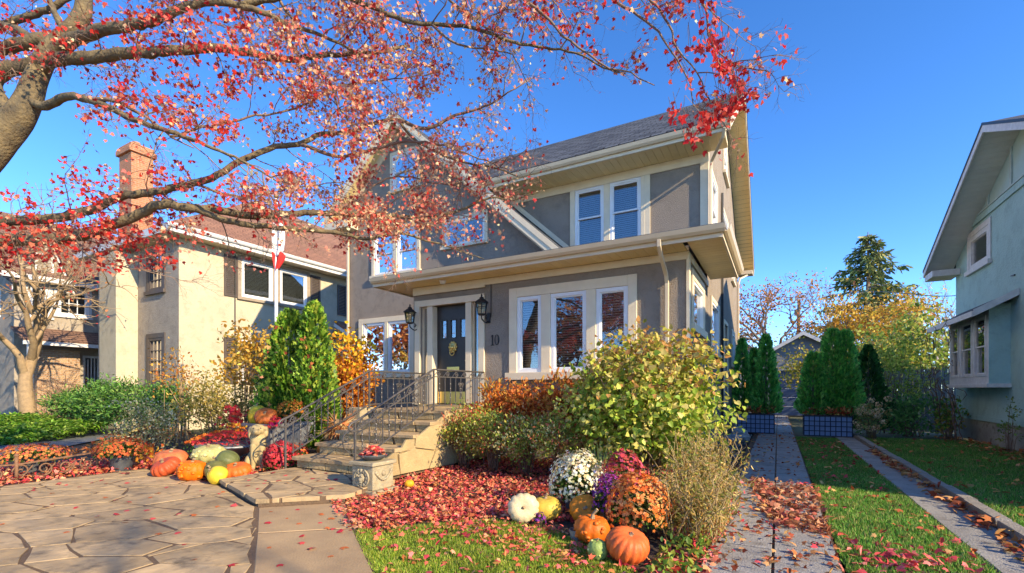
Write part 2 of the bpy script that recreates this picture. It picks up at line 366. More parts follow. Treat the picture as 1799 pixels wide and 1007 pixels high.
# the two wheel tracks of the driveway, cast slab by slab, and the kerb in lengths
rg = random.Random(4)
drive = sheet('driveway', [(-.62,.5),(.44,.5),(.44,29),(-.62,29)], -.012, m_joint)
y = .8
while y < 27.5:
    L_ = rg.uniform(1.7, 2.3)
    for x0, x1 in ((-.50,-.045), (-.025,.40)):
        b = MB(); b.prism([(x0,y),(x1,y),(x1,y+L_-.015),(x0,y+L_-.015)], -.03, rg.uniform(.004,.014), .008); b.build('driveway_slab', m_conc, drive)
    y += L_
track = sheet('wheel_track', [(1.36,.5),(1.84,.5),(1.84,16.6),(1.36,16.6)], -.036, m_joint)
y = .8
while y < 16:
    L_ = rg.uniform(1.7, 2.4); b = MB(); b.prism([(1.39,y),(1.79,y),(1.79,y+L_-.02),(1.39,y+L_-.02)], -.03, rg.uniform(.004,.014), .008); b.build('driveway_slab', m_conc, track); y += L_
kerb = sheet('kerb', [(1.79,.5),(1.94,.5),(1.94,16.6),(1.79,16.6)], -.034, m_joint)
y = .6
while y < 16.4:
    L_ = rg.uniform(.85, 1.0); x = 1.80 + rg.uniform(-.008,.008); b = MB(); b.prism([(x,y),(x+.12,y),(x+.12,y+L_-.012),(x,y+L_-.012)], -.03, .09+rg.uniform(-.008,.008), .018); b.build('kerbstone', m_curb, kerb); y += L_
# flagstones: irregular cells with sandy joints
def clip(poly, a, b_, c):
    out = []
    for i in range(len(poly)):
        p, q = poly[i], poly[(i+1) % len(poly)]; dp, dq = a*p[0]+b_*p[1]-c, a*q[0]+b_*q[1]-c
        if dp <= 0: out.append(p)
        if dp*dq < 0: t = dp/(dp-dq); out.append((p[0]+(q[0]-p[0])*t, p[1]+(q[1]-p[1])*t))
    return out
def inpoly(P, poly):
    x, y = P[:,0], P[:,1]; ins = np.zeros(len(P), bool); n = len(poly)
    for i in range(n):
        (x0,y0),(x1,y1) = poly[i], poly[(i+1)%n]
        c = ((y0>y)!=(y1>y)) & (x < (x1-x0)*(y-y0)/((y1-y0) or 1e-9)+x0); ins ^= c
    return ins
def sample(poly, n, rng):
    a = np.array(poly); lo, hi = a.min(0), a.max(0); out = np.zeros((0,2))
    while len(out) < n:
        P = lo+(hi-lo)*rng.random((n*2+10,2)); out = np.vstack([out, P[inpoly(P, poly)]])
    return out[:n]
def crazy(name, region, seeds, top, mat, parent, rng, gap=.016, ang=0, stretch=1.6):
    "irregular flagstones: Voronoi cells of stretched seeds, corners knocked off, clipped to a convex region"
    ca, sa = cos(ang), sin(ang)
    to = lambda p: ((p[0]*ca+p[1]*sa)/stretch, -p[0]*sa+p[1]*ca)
    fr = lambda p: (p[0]*stretch*ca-p[1]*sa, p[0]*stretch*sa+p[1]*ca)
    R = [to(p) for p in region]; Sd = [to(p) for p in seeds]; n = 0; wt = [rng.uniform(-.035,.035) for _ in seeds]
    for i, s in enumerate(Sd):
        poly = list(R)
        for j, q in enumerate(Sd):
            if i == j or abs(s[0]-q[0])+abs(s[1]-q[1]) > 4: continue
            a, b_ = q[0]-s[0], q[1]-s[1]; l = sqrt(a*a+b_*b_)
            poly = clip(poly, a, b_, (q[0]**2+q[1]**2-s[0]**2-s[1]**2)/2 + (wt[i]-wt[j]) - gap*l*rng.uniform(.3,1.3))
            if len(poly) < 3: break
        if len(poly) < 3: continue
        pts = []
        for k in range(len(poly)):
            p, q = poly[k], poly[(k+1)%len(poly)]; d = sqrt((p[0]-q[0])**2+(p[1]-q[1])**2)
            if d < .02: continue
            m_ = max(1, int(d/.16))
            for u in range(m_):
                t = (u+.0)/m_; nx, ny = (q[1]-p[1])/d, (p[0]-q[0])/d; j_ = rng.uniform(-.024,.004) if u else rng.uniform(-.02,-.002)
                pts.append((p[0]+(q[0]-p[0])*t-nx*j_*-1, p[1]+(q[1]-p[1])*t-ny*j_*-1))
        if len(pts) < 3: continue
        b = MB(); b.prism([fr(p) for p in pts], top-.05, top+rng.uniform(-.0015,.003), .003); b.build(name, mat, parent); n += 1
    return n
PATIO = [(-9.12,2.2),(-4.6,.9),(-2.6,.6),(-2.5,1.5),(-3.29,2.04),(-5.02,3.2),(-6.6,3.68),(-9.1,3.84)]
patio = sheet('flagstone_patio', [(-9.2,2.2),(-4.6,.8),(-2.4,.5),(-2.45,1.6),(-3.25,2.08),(-4.98,3.24),(-6.6,3.72),(-9.16,3.9)], .0075, m_joint)
rr = random.Random(11); rgn = np.random.default_rng(3)
seeds = []
cand = sample([(-9.4,.4),(-2.2,.4),(-2.2,4.1),(-9.4,4.1)], 900, rgn)
for p in cand:
    if all(((p[0]-q[0])/1.5)**2+(p[1]-q[1])**2 > (.20+.28*((p[0]*7.3+p[1]*3.1)%1))**2 for q in seeds): seeds.append((p[0], p[1]))
CONV = [(-9.12,2.2),(-4.6,.9),(-2.75,.55),(-3.27,2.03),(-5.02,3.19),(-6.6,3.67),(-9.1,3.84)]
def hull_ok(c): return True
crazy('flagstone', [(-9.12,2.2),(-4.6,.75),(-2.45,.5),(-3.29,2.04),(-5.03,3.19),(-6.6,3.66),(-9.1,3.84)], seeds, .012, m_stone, patio, rr, gap=.0045, ang=.45, stretch=1.8)
path = sheet('entrance_path', [(-5.0,3.2),(-4.35,3.84),(-3.46,3.16),(-2.5,2.47),(-1.1,.6),(-2.4,.5),(-3.27,2.05)], .006, m_joint)
for q in ([(-4.99,3.19),(-4.36,3.82),(-3.5,3.16),(-4.12,2.62)], [(-4.10,2.61),(-3.48,3.14),(-2.5,2.45),(-2.0,1.8),(-2.95,1.80),(-3.27,2.05)], [(-2.94,1.78),(-1.99,1.78),(-1.15,.6),(-2.3,.6),(-2.43,1.55)]):
    b = MB(); b.prism(q, -.03, .012, .008); b.build('path_slab', m_slab, path)
walk = sheet('front_walk', [(-6.62,3.66),(-5.03,3.18),(-4.36,3.84),(-4.5,4.8),(-6.62,4.8)], -.023, m_joint)
b = MB(); b.prism([(-6.60,3.68),(-5.03,3.21),(-4.38,3.84),(-4.52,4.79),(-6.60,4.79)], -.02, .093); b.build('walk_base', m_joint, walk)
wseed = []
for p in sample([(-6.7,3.1),(-4.3,3.1),(-4.3,4.9),(-6.7,4.9)], 400, rgn):
    if all(((p[0]-q[0])/1.3)**2+(p[1]-q[1])**2 > .30**2 for q in wseed): wseed.append((p[0], p[1]))
crazy('flagstone', [(-6.62,3.66),(-5.03,3.18),(-4.36,3.84),(-4.5,4.8),(-6.62,4.8)], wseed, .098, m_stone, walk, rr, gap=.009, stretch=1.3)
lpath = sheet('neighbour_walk', [G(-60,790), G(0,801), G(110,786), G(220,764), G(330,748), G(330,738), G(220,750), G(110,770), G(-60,772)], .005, m_asph)
sheet('neighbour_lawn', [(-60,-5),(-14.6,-5),(-14.6,5.0),(-16,7.2),(-60,7.2)], -.03, m_turf)

# ================================================================== the main house
H = thing('stucco_house', (-6.3, 12, 0), 'grey-brown stucco two storey house with cream trim, steep front gable and sunroom', 'house')
XR, XL, XS = -1.27, -11.38, -6.99            # right side, left side, sunroom's left side
YF, YG, YU, YB = 8.04, 10.10, 10.45, 18.9    # sunroom front, gable front, upper right wall, back
AP, APZ = -9.2, 8.80                          # cross gable ridge
EZ = 6.30                                     # main eave
ridge_y, ridge_z = 14.1, 9.25
def gz(x): return APZ - .905*abs(x-AP)
# walls
dcx = -6.03
DOOR = (dcx-.76, dcx+.76, 1.0, 3.12)
W3 = [(-4.39,-3.87), (-3.68,-2.98), (-2.80,-2.23)]
b = MB(front(YF)); wall(b, XS, XR, 0, 3.55, [DOOR] + [(a, c, 1.64, 3.09) for a, c in W3]); b.build('wall', m_taupe, H)
b = MB(east(XR)); wall(b, YF, YU, 0, 3.55, [(8.55,9.75,2.42,3.18)]); b.build('wall', m_taupe, H)
b = MB(west(XS)); wall(b, YF, YG, 0, 3.55); b.build('wall', m_taupe, H)
gh = [(-10.72,-9.84,1.80,3.25), (-9.72,-8.90,1.80,3.25), (-10.25,-9.52,4.62,5.82), (-9.38,-8.65,4.62,5.82), (-9.55,-8.62,6.95,7.95), (-7.7,-6.45,5.08,5.75)]
b = MB(front(YG)); wall(b, XL, -4.05, 0, [(XL, gz(XL)), (AP, APZ), (-4.05, gz(-4.05))], gh); b.build('gable_wall', m_taupe, H)
b = MB(front(YU)); wall(b, -6.6, XR, 3.6, 6.16, [(-4.16,-3.46,4.62,5.98), (-3.32,-2.62,4.62,5.98)]); b.build('wall', m_taupe, H)
def mz(y): return EZ+.03 + (ridge_z-EZ)/(ridge_y-9.65)*(y-9.65) if y <= ridge_y else ridge_z - .674*(y-ridge_y)
SW = [(11.1,12.5,2.15,3.25), (13.9,14.8,1.0,3.1), (16.3,17.3,2.1,3.1), (11.2,12.1,4.75,6.0), (13.3,14.9,4.75,6.0), (16.2,17.0,4.75,5.8), (13.7,14.6,7.1,8.2)]
b = MB(east(XR)); wall(b, YU, YB, 0, [(YU, mz(YU)-.12), (ridge_y, ridge_z-.12), (YB, mz(YB)-.12)], SW); b.build('side_wall', m_taupe, H)
b = MB(west(XL)); wall(b, YG, YB, 0, 6.3); b.build('side_wall', m_taupe, H)
b = MB(back(YB)); wall(b, XL, XR, 0, 5.9); b.build('wall', m_taupe, H)
# roofs
def roofslab(name, pts, mat, par, th=.10): 
    b = MB(); b.slab(pts, (0,0,-th)); return b.build(name, mat, par)
ov = .50
roofslab('roof', [(-6.2,9.65,EZ+.10),(XR+ov,9.65,EZ+.10),(XR+ov,ridge_y,ridge_z+.07),(XL-ov,ridge_y,ridge_z+.07),(XL-ov,11.2,mz(11.2)+.07),(AP,13.5,mz(13.5)+.07)], m_shing, H)
roofslab('roof', [(XL-ov,ridge_y+.01,ridge_z+.07),(XR+ov,ridge_y+.01,ridge_z+.07),(XR+ov,19.45,mz(19.45)+.07),(XL-ov,19.45,mz(19.45)+.07)], m_shing, H)
gy0 = 9.70
roofslab('gable_roof', [(AP,gy0,APZ+.16),(-3.95,gy0,gz(-3.95)+.16),(-3.95,YU+.2,gz(-3.95)+.16),(-6.5,YU+.2,gz(-6.5)+.16),(AP,13.6,APZ+.16)], m_shing, H)
roofslab('gable_roof', [(AP-.01,gy0,APZ+.16),(XL-.55,gy0,gz(XL-.55)+.16),(XL-.55,11.0,gz(XL-.55)+.16),(AP-.01,13.6,APZ+.16)], m_shing, H)
# rake boards of the front gable, and its soffits
for xa, xb in ((AP, -3.97), (XL-.53, AP)):
    za, zb = gz(xa)+.05, gz(xb)+.05
    b = MB(); b.slab([(xa,gy0-.02,za-.22),(xb,gy0-.02,zb-.22),(xb,gy0-.02,zb+.02),(xa,gy0-.02,za+.02)], (0,.04,0)); b.build('rake_board', m_trim, H, bevel=.004)
    b = MB(); b.slab([(xa,gy0-.035,za-.06),(xb,gy0-.035,zb-.06),(xb,gy0-.035,zb+.10),(xa,gy0-.035,za+.10)], (0,.012,0)); b.build('rake_trim', m_trim, H)
    b = MB(); b.slab([(xa,gy0+.02,za-.03),(xb,gy0+.02,zb-.03),(xb,YG-.002,zb-.03),(xa,YG-.002,za-.03)], (0,0,.04)); b.build('soffit', m_soffit, H)
    b = MB(); b.slab([(xa,YG-.03,za-.30),(xb,YG-.03,zb-.30),(xb,YG-.03,zb-.04),(xa,YG-.03,za-.04)], (0,.027,0)); b.build('frieze_board', m_trim, H)
# gutter edge board where the catslide roof meets the upper right wall
b = MB(); b.slab([(-6.3,YU-.05,gz(-6.3)+.19),(-3.97,YU-.05,gz(-3.97)+.19),(-3.97,YU-.05,gz(-3.97)+.33),(-6.3,YU-.05,gz(-6.3)+.33)], (0,.046,0)); b.build('flashing_board', m_trim, H)
b = MB(); b.box(-3.95, -3.90, gy0, YU-.06, gz(-3.95)-.02, gz(-3.95)+.16); b.build('catslide_fascia', m_trim, H)
# left eave return of the gable
b = MB(); b.box(XL-.56, XL+.45, gy0-.01, YG-.003, gz(XL-.5)-.30, gz(XL-.5)-.06); b.build('eave_return', m_trim, H, bevel=.006)
b = MB(); b.box(XL-.56, XL-.003, YG, 18.9, gz(XL-.5)-.18, gz(XL-.5)-.02); b.build('eave_box', m_trim, H)
# upper eave: frieze, soffit boards, fascia, gutter
b = MB(); b.box(-6.2, XR+.02, YU-.035, YU-.003, 5.98+.002, 6.17); b.build('frieze_board', m_trim, H, bevel=.004)
uy0, uy1 = 9.70, YU-.036
pu = plank_mesh('soffit_board', .148, uy1-uy0, .012, m_soffit)
x = -6.2
while x < XR+ov-.05: mk('soffit_board', pu, H, (x, (uy0+uy1)/2, 6.17)); x += .15
def gutter(par, pts, rad=.055, mat=None):
    b = MB(); prof = [(0,.10),(0,0),(.05,-.005),(.085,.035),(.105,.10),(.095,.10),(.078,.045),(.045,.01),(.01,.012),(.01,.10)]
    (xa,ya,za),(xb,yb,zb) = pts; d = Vector((xb-xa,yb-ya,0)).normalized(); o = Vector((d.y,-d.x,0))
    vs = [Vector(p)+o*a+Vector((0,0,z)) for p in pts for a, z in prof]; n = len(prof)
    b.add(vs, [[k,(k+1)%n,n+(k+1)%n,n+k] for k in range(n)] + [list(range(n)), list(range(2*n-1,n-1,-1))]); return b.build('gutter', mat or m_gutter, par)
b = MB(); b.box(-6.25, XR+ov, 9.66, 9.70, 6.15, EZ+.02); b.build('fascia', m_trim, H)
gutter(H, [(-6.3,9.658,6.22),(XR+ov,9.658,6.22)])
# rake of the right gable end: boards under the overhang, barge board and dark drip edge
xa, xb = XR+.003, XR+ov-.02
for (y0_, z0_, y1_, z1_) in ((9.72, mz(9.72)-.02, ridge_y, ridge_z-.02), (ridge_y, ridge_z-.02, 19.4, mz(19.4)-.02)):
    n = int(sqrt((y1_-y0_)**2+(z1_-z0_)**2)/.16); ang = atan2(z1_-z0_, y1_-y0_); L_ = sqrt((y1_-y0_)**2+(z1_-z0_)**2)/n
    pr = plank_mesh('soffit_board', L_*.985, xb-xa, .012, m_soffit)
    for i in range(n):
        t = (i+.5)/n
        o = mk('soffit_board', pr, H, ((xa+xb)/2, y0_+(y1_-y0_)*t, z0_+(z1_-z0_)*t-.012)); o.rotation_euler = Matrix(((0,-1,0),(cos(ang),0,-sin(ang)),(sin(ang),0,cos(ang)))).to_euler()
    b = MB(); b.slab([(xb,y0_-.05,z0_-.16),(xb,y1_,z1_-.13),(xb,y1_,z1_+.07),(xb,y0_-.05,z0_+.04)], (.03,0,0)); b.build('barge_board', m_trim, H)
    b = MB(); b.slab([(xb+.031,y0_-.07,z0_+.02),(xb+.031,y1_,z1_+.05),(xb+.031,y1_,z1_+.12),(xb+.031,y0_-.07,z0_+.09)], (.012,0,0)); b.build('drip_edge', m_black, H)
b = MB(); b.box(XR+.004, xb-.001, 18.92, 19.38, mz(19.4)-.22, mz(19.4)-.09); b.build('eave_return', m_trim, H)
b = MB(); b.box(XL-.3, XR+ov, 19.42, 19.47, mz(19.4)-.2, mz(19.4)+.0); b.build('fascia', m_trim, H)
# sunroom eave
ex0, ex1, ey = XS-.6, XR+.55, 7.47
b = MB(); b.box(XS, XR+.03, YF-.035, YF-.003, 3.41, 3.535); b.build('frieze_board', m_trim, H, bevel=.004)
b = MB(); b.box(XR+.003, XR+.032, YF-.03, YU-.02, 3.41, 3.534); b.build('frieze_board', m_trim, H, bevel=.004)
ps = plank_mesh('soffit_board', .148, YF-ey-.04, .012, m_soffit)
x = ex0+.10
while x < XR+.05: mk('soffit_board', ps, H, (x, (ey+YF-.035)/2, 3.538)); x += .15
ps2 = plank_mesh('soffit_board', .148, ex1-XR-.08, .012, m_soffit)
y = ey+.09
while y < YU-.1: o = mk('soffit_board', ps2, H, ((XR+.07+ex1)/2, y, 3.537)); o.rotation_euler = (0,0,pi/2); y += .15
ps3 = plank_mesh('soffit_board', .148, XS-ex0-.06, .012, m_soffit)
y = YF+.05
while y < YG-.1: o = mk('soffit_board', ps3, H, ((ex0+XS)/2, y, 3.538)); o.rotation_euler = (0,0,pi/2); y += .15
b = MB(); b.box(ex0, ex1, ey-.03, ey, 3.52, 3.70); b.build('fascia', m_trim, H)
b = MB(); b.box(ex1-.002, ex1+.03, ey-.03, YU-.05, 3.515, 3.70); b.build('fascia', m_trim, H)
b = MB(); b.box(ex0-.03, ex0+.002, ey-.03, YG-.05, 3.515, 3.70); b.build('fascia', m_trim, H)
gutter(H, [(ex0-.02,ey-.032,3.585),(ex1+.06,ey-.032,3.585)]); gutter(H, [(ex1+.032,ey-.06,3.585),(ex1+.032,YU-.1,3.585)])
b = MB(); zr = 4.35
b.slab([(ex0-.04,ey-.05,3.72),(ex1+.05,ey-.05,3.72),(XR-.35,YU-.04,zr),(XS+.3,YU-.04,zr)], (0,0,-.03)); b.slab([(ex1+.05,ey-.05,3.721),(ex1+.05,YU-.04,3.721),(XR-.35,YU-.04,zr+.001)], (0,0,-.03)); b.slab([(ex0-.04,ey-.05,3.721),(ex0-.04,YG-.02,3.721),(XS+.3,YG-.02,zr-.01)], (0,0,-.03))
b.build('sunroom_roof', m_shing, H)
# soffit lamp
b = MB(); b.lathe([(.0,0),(.05,0),(.07,.05),(.075,.06)], 14, (-5.95,7.72,3.47)); b.build('soffit_lamp', m_vinyl, H, smooth=True)
b = MB(); b.box(-6.95,-5.10,YF-.07,YF-.036,3.36,3.41); b.build('conduit_cover', m_trim, H)
# corner boards
for tf, a0, a1, z0, z1 in ((front(YF), XR-.015, XR+.028, 0, 3.41), (east(XR), YF-.028, YF+.12, 0, 3.41), (front(YU), XR-.13, XR+.028, 3.7, 5.98), (east(XR), YU-.028, YU+.10, 3.7, 6.2), (front(YU), -2.53, -2.42, 4.35, 5.98)):
    b = MB(tf); b.box(a0, a1, .003, .030, z0, z1); b.build('corner_board', m_trim, H)
# ---- sunroom windows
tf = front(YF)
for i, (a, c) in enumerate(W3): win(H, tf, a, c, 1.64, 3.09, blind=1.0, fw=.065)
for q in ((-4.56,-4.392,1.64,3.27), (-3.868,-3.682,1.64,3.09), (-2.978,-2.802,1.64,3.09), (-2.228,-2.08,1.64,3.27), (-4.391,-2.229,3.092,3.268)):
    b = MB(tf); b.box(q[0], q[1], .003, .04, q[2], q[3]); b.build('window_casing', m_trim, H, bevel=.005)
b = MB(tf); b.box(-4.62, -2.02, .003, .10, 1.50, 1.638); b.build('sill', m_trim, H, bevel=.006)
tf = east(XR); win(H, tf, 8.55, 9.75, 2.42, 3.18); boards(H, 'window_casing', tf, 8.55, 9.75, 2.42, 3.18, .17)
for a, c, z0, z1 in SW:
    if z0 < 1.1:
        b = MB(tf); b.box(a+.04, c-.04, -.12, -.06, z0, z1-.04); b.build('side_door', m_vinyl, H); boards(H, 'door_casing', tf, a, c, z0, z1, .10, False)
    else: win(H, tf, a, c, z0, z1, hung=z0 > 4); boards(H, 'window_casing', tf, a, c, z0, z1, .10)
# ---- gable windows
tf = front(YG)
for a, c in ((-10.72,-9.84), (-9.72,-8.90)): win(H, tf, a, c, 1.80, 3.25, fw=.06)
for q in ((-10.88,-10.722,1.8,3.40), (-9.838,-9.722,1.8,3.25), (-8.898,-8.74,1.8,3.40), (-10.721,-8.899,3.252,3.398)):
    b = MB(tf); b.box(q[0], q[1], .003, .04, q[2], q[3]); b.build('window_casing', m_trim, H, bevel=.005)
b = MB(tf); b.box(-10.95,-8.67,.003,.09,1.66,1.798); b.build('sill', m_trim, H, bevel=.006)
for a, c in ((-10.25,-9.52), (-9.38,-8.65)): win(H, tf, a, c, 4.62, 5.82, hung=True, blind=1.0)
for q in ((-10.36,-10.252,4.5,5.95), (-9.518,-9.382,4.62,5.82), (-8.648,-8.54,4.5,5.95), (-10.251,-8.649,5.822,5.948)):
    b = MB(tf); b.box(q[0], q[1], .003, .035, q[2], q[3]); b.build('window_casing', m_trim, H, bevel=.005)
b = MB(tf); b.box(-10.4,-8.5,.003,.08,4.48,4.618); b.build('sill', m_trim, H)
win(H, tf, -9.55, -8.62, 6.95, 7.95, hung=True); boards(H, 'window_casing', tf, -9.55, -8.62, 6.95, 7.95, .09)
win(H, tf, -7.7, -6.45, 5.08, 5.75, munt=(2,1)); boards(H, 'window_casing', tf, -7.7, -6.45, 5.08, 5.75, .09)
# ---- upper right windows
tf = front(YU)
for a, c in ((-4.16,-3.46), (-3.32,-2.62)): win(H, tf, a, c, 4.62, 5.98, hung=True, blind=1.0)
for q in ((-4.28,-4.162,4.4,5.979), (-3.458,-3.322,4.62,5.979), (-2.618,-2.532,4.4,5.979)):
    b = MB(tf); b.box(q[0], q[1], .003, .034, q[2], q[3]); b.build('window_casing', m_trim, H, bevel=.004)
b = MB(tf); b.box(-4.161,-2.619,.003,.05,4.48,4.618); b.build('sill', m_trim, H)
# ---- downspouts
def spout(pts, r=.042):
    b = MB(); b.tube(pts, r, 4); o = b.build('downspout', m_gutter, H, bevel=.008); return o
spout([(-1.58,ey-.08,3.60),(-1.58,ey-.08,3.50),(-1.58,ey+.06,3.38),(-1.58,YF-.14,3.18),(-1.58,YF-.06,3.05),(-1.58,YF-.055,.1)])
spout([(-11.30,YG-.06,6.2),(-11.30,YG-.06,.1)])
spout([(XR+.40,9.62,6.2),(XR+.36,9.75,6.08),(XR+.10,YU-.1,5.95),(XR+.08,YU-.06,5.8),(XR+.08,YU-.06,4.3)], .036)
spout([(XR+.42,19.3,5.55),(XR+.1,18.4,5.2),(XR+.06,18.3,5.0),(XR+.06,18.3,.1)], .036)
b = MB(); b.tube([(XR+.04,13.1,6.3),(XR+.04,13.1,.2)], .03, 6); b.build('side_pipe', m_black, H)
b = MB(); b.tube([(-4.98,YF-.02,3.5),(-4.98,YF-.02,2.75)], .008, 5); b.build('lamp_cable', m_black, H)
# ---- the front door
tf = front(YF)
b = MB(tf); b.box(dcx-.90, dcx-.762, .003, .05, .98, 3.24); b.build('door_surround', m_trim, H, bevel=.005)
b = MB(tf); b.box(dcx+.762, dcx+.90, .003, .05, .98, 3.24); b.build('door_surround', m_trim, H, bevel=.005)
b = MB(tf); b.box(dcx-.761, dcx+.761, .003, .052, 3.105, 3.238); b.build('door_surround', m_trim, H, bevel=.005)
for s in (-1, 1):
    b = MB(tf); b.box(dcx+s*.50-.07, dcx+s*.50+.07, -.20, .02, 1.0, 3.104); b.build('door_mullion', m_trim, H, bevel=.005)
    b = MB(tf); b.box(dcx+s*.665-.093, dcx+s*.665+.093, -.12, -.03, 1.0, 1.55); b.build('sidelight_panel', m_trim, H)
    b = MB(tf); ring(b, dcx+s*.665-.093, dcx+s*.665+.093, 1.55, 3.104, .03, -.12, -.05); sl = b.build('sidelight', m_trim, H)
    b = MB(tf); b.box(dcx+s*.665-.063, dcx+s*.665+.063, -.09, -.084, 1.58, 3.07); b.build('pane', m_glass, sl)
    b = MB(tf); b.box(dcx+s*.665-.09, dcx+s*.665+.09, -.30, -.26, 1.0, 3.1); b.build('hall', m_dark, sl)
b = MB(tf); b.box(dcx-.761, dcx+.761, -.2, .10, .94, 1.0); b.build('threshold', m_stone_l, H, bevel=.006)
dl = [(dcx-.25+i*.25-.075, dcx-.25+i*.25+.075, 2.42, 2.80) for i in range(3)]
b = MB(lambda u, w, z: (u, YF+.15-w, z)); wall(b, dcx-.428, dcx+.428, 1.002, 3.102, dl, th=.05)
dr = b.build('front_door', m_door, H)
dtf = lambda u, w, z: (u, YF+.15-w, z)
for a, c, z0, z1 in dl:
    b = MB(dtf); b.box(a, c, -.03, -.025, z0, z1); b.build('pane', m_glass, dr)
    b = MB(dtf); ring(b, a-.015, c+.015, z0-.015, z1+.015, .017, .001, .012); b.build('pane_bead', m_door, dr)
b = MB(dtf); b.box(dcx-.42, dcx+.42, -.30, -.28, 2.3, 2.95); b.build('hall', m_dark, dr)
b = MB(dtf); b.box(dcx-.16, dcx+.16, .002, .012, 1.70, 1.80); b.box(dcx-.12, dcx+.12, .012, .018, 1.725, 1.775); b.build('letter_slot', m_brass, dr, bevel=.003)
b = MB(dtf); b.box(dcx-.40, dcx+.40, .002, .008, 1.02, 1.27); b.build('kick_plate', m_brass, dr)
b = MB(); kx, ky, kz = dcx, YF+.135, 2.17
b.ell((kx,ky,kz+.05), (.085,.03,.10)); b.ell((kx,ky-.03,kz+.04), (.045,.035,.05))
for i in range(10):
    a = 2*pi*i/10; b.ell((kx+.085*cos(a), ky, kz+.05+.10*sin(a)), (.03,.022,.034), 8, 5)
b.tube([(kx+.055*cos(a), ky-.03, kz-.07+.06*sin(a)) for a in [pi*2*i/16 for i in range(17)]], .011, 6); b.build('door_knocker', m_brass, dr, smooth=True)
b = MB(); b.ell((dcx+.37, YF+.11, 1.92), (.032,.032,.032), 10, 7); b.build('door_knob', m_brass, dr, smooth=True)
# ---- house number 10
b = MB(tf); b.box(-4.965,-4.94,.002,.016,2.20,2.40); b.add([(-4.985,.003,2.355),(-4.965,.003,2.40),(-4.965,.016,2.40),(-4.985,.016,2.355)],[(0,1,2,3)]); b.box(-4.985,-4.92,.002,.016,2.19,2.206)
b.build('house_number', m_black, H)
b = MB(tf); n = 22; vs = []
for i in range(n):
    a = 2*pi*i/n; th = .012+.012*abs(cos(a)); vs += [(-4.85+.052*cos(a), .002, 2.30+.105*sin(a)), (-4.85+.052*cos(a), .016, 2.30+.105*sin(a)), (-4.85+(.052-th)*cos(a), .016, 2.30+(.105-th)*sin(a))]
b.add(vs, [[3*i, 3*i+1, 3*((i+1)%n)+1, 3*((i+1)%n)] for i in range(n)] + [[3*i+1, 3*i+2, 3*((i+1)%n)+2, 3*((i+1)%n)+1] for i in range(n)]); b.build('house_number', m_black, H)

# ---- wall lanterns
def lantern(x, z, label):
    L0 = thing('wall_lantern', (x, YF-.02, z), label, 'lantern', 'lanterns either side of the front door')
    yc = YF-.26
    b = MB(); b.box(x-.045,x+.045,YF-.022,YF-.003,z-.26,z-.06); b.build('back_plate', m_black, L0, bevel=.006)
    b = MB(); b.tube(curve([(x,YF-.02,z-.22),(x,YF-.12,z-.26),(x,yc,z-.20),(x,yc,z-.13)], .03), .012, 6)
    b.tube([(x, YF-.10+.04*cos(a)*(1-k/22), z-.16+.05*sin(a)*(1-k/22)) for k, a in enumerate([i*.5 for i in range(16)])], .008, 5); b.build('bracket', m_black, L0, smooth=True)
    b = MB(); b.lathe([(.0,-.145),(.05,-.14),(.085,-.12),(.09,-.11)], 6, (x,yc,z)); b.build('base_cup', m_black, L0)
    b = MB(); b.lathe([(.078,-.11),(.112,.10)], 6, (x,yc,z), cap=False); b.build('glass', m_glassb, L0)
    b = MB(); b.tube([(x,yc,z-.11),(x,yc,z-.02)], .013, 8); b.build('candle_tube', m_vinyl, L0)
    b = MB()
    for k in range(6):
        a = 2*pi*k/6; b.tube([(x+.083*cos(a),yc+.083*sin(a),z-.115),(x+.117*cos(a),yc+.117*sin(a),z+.105)], .008, 4)
    for zz, r in ((z+.02,.103), (z+.10,.117), (z-.11,.083)): b.tube([(x+r*cos(a),yc+r*sin(a),zz) for a in [2*pi*i/6 for i in range(7)]], .008, 4)
    b.build('cage', m_black, L0)
    b = MB(); b.lathe([(.145,.10),(.148,.112),(.09,.16),(.045,.19),(.05,.205),(.02,.225),(.012,.24),(.02,.255),(.006,.285)], 6, (x,yc,z)); b.build('cap', m_black, L0)
    return L0
lantern(dcx-.84, 2.86, 'black iron wall lantern at the left of the dark front door')
lantern(dcx+.985, 2.90, 'black iron wall lantern above the house number, right of the door')
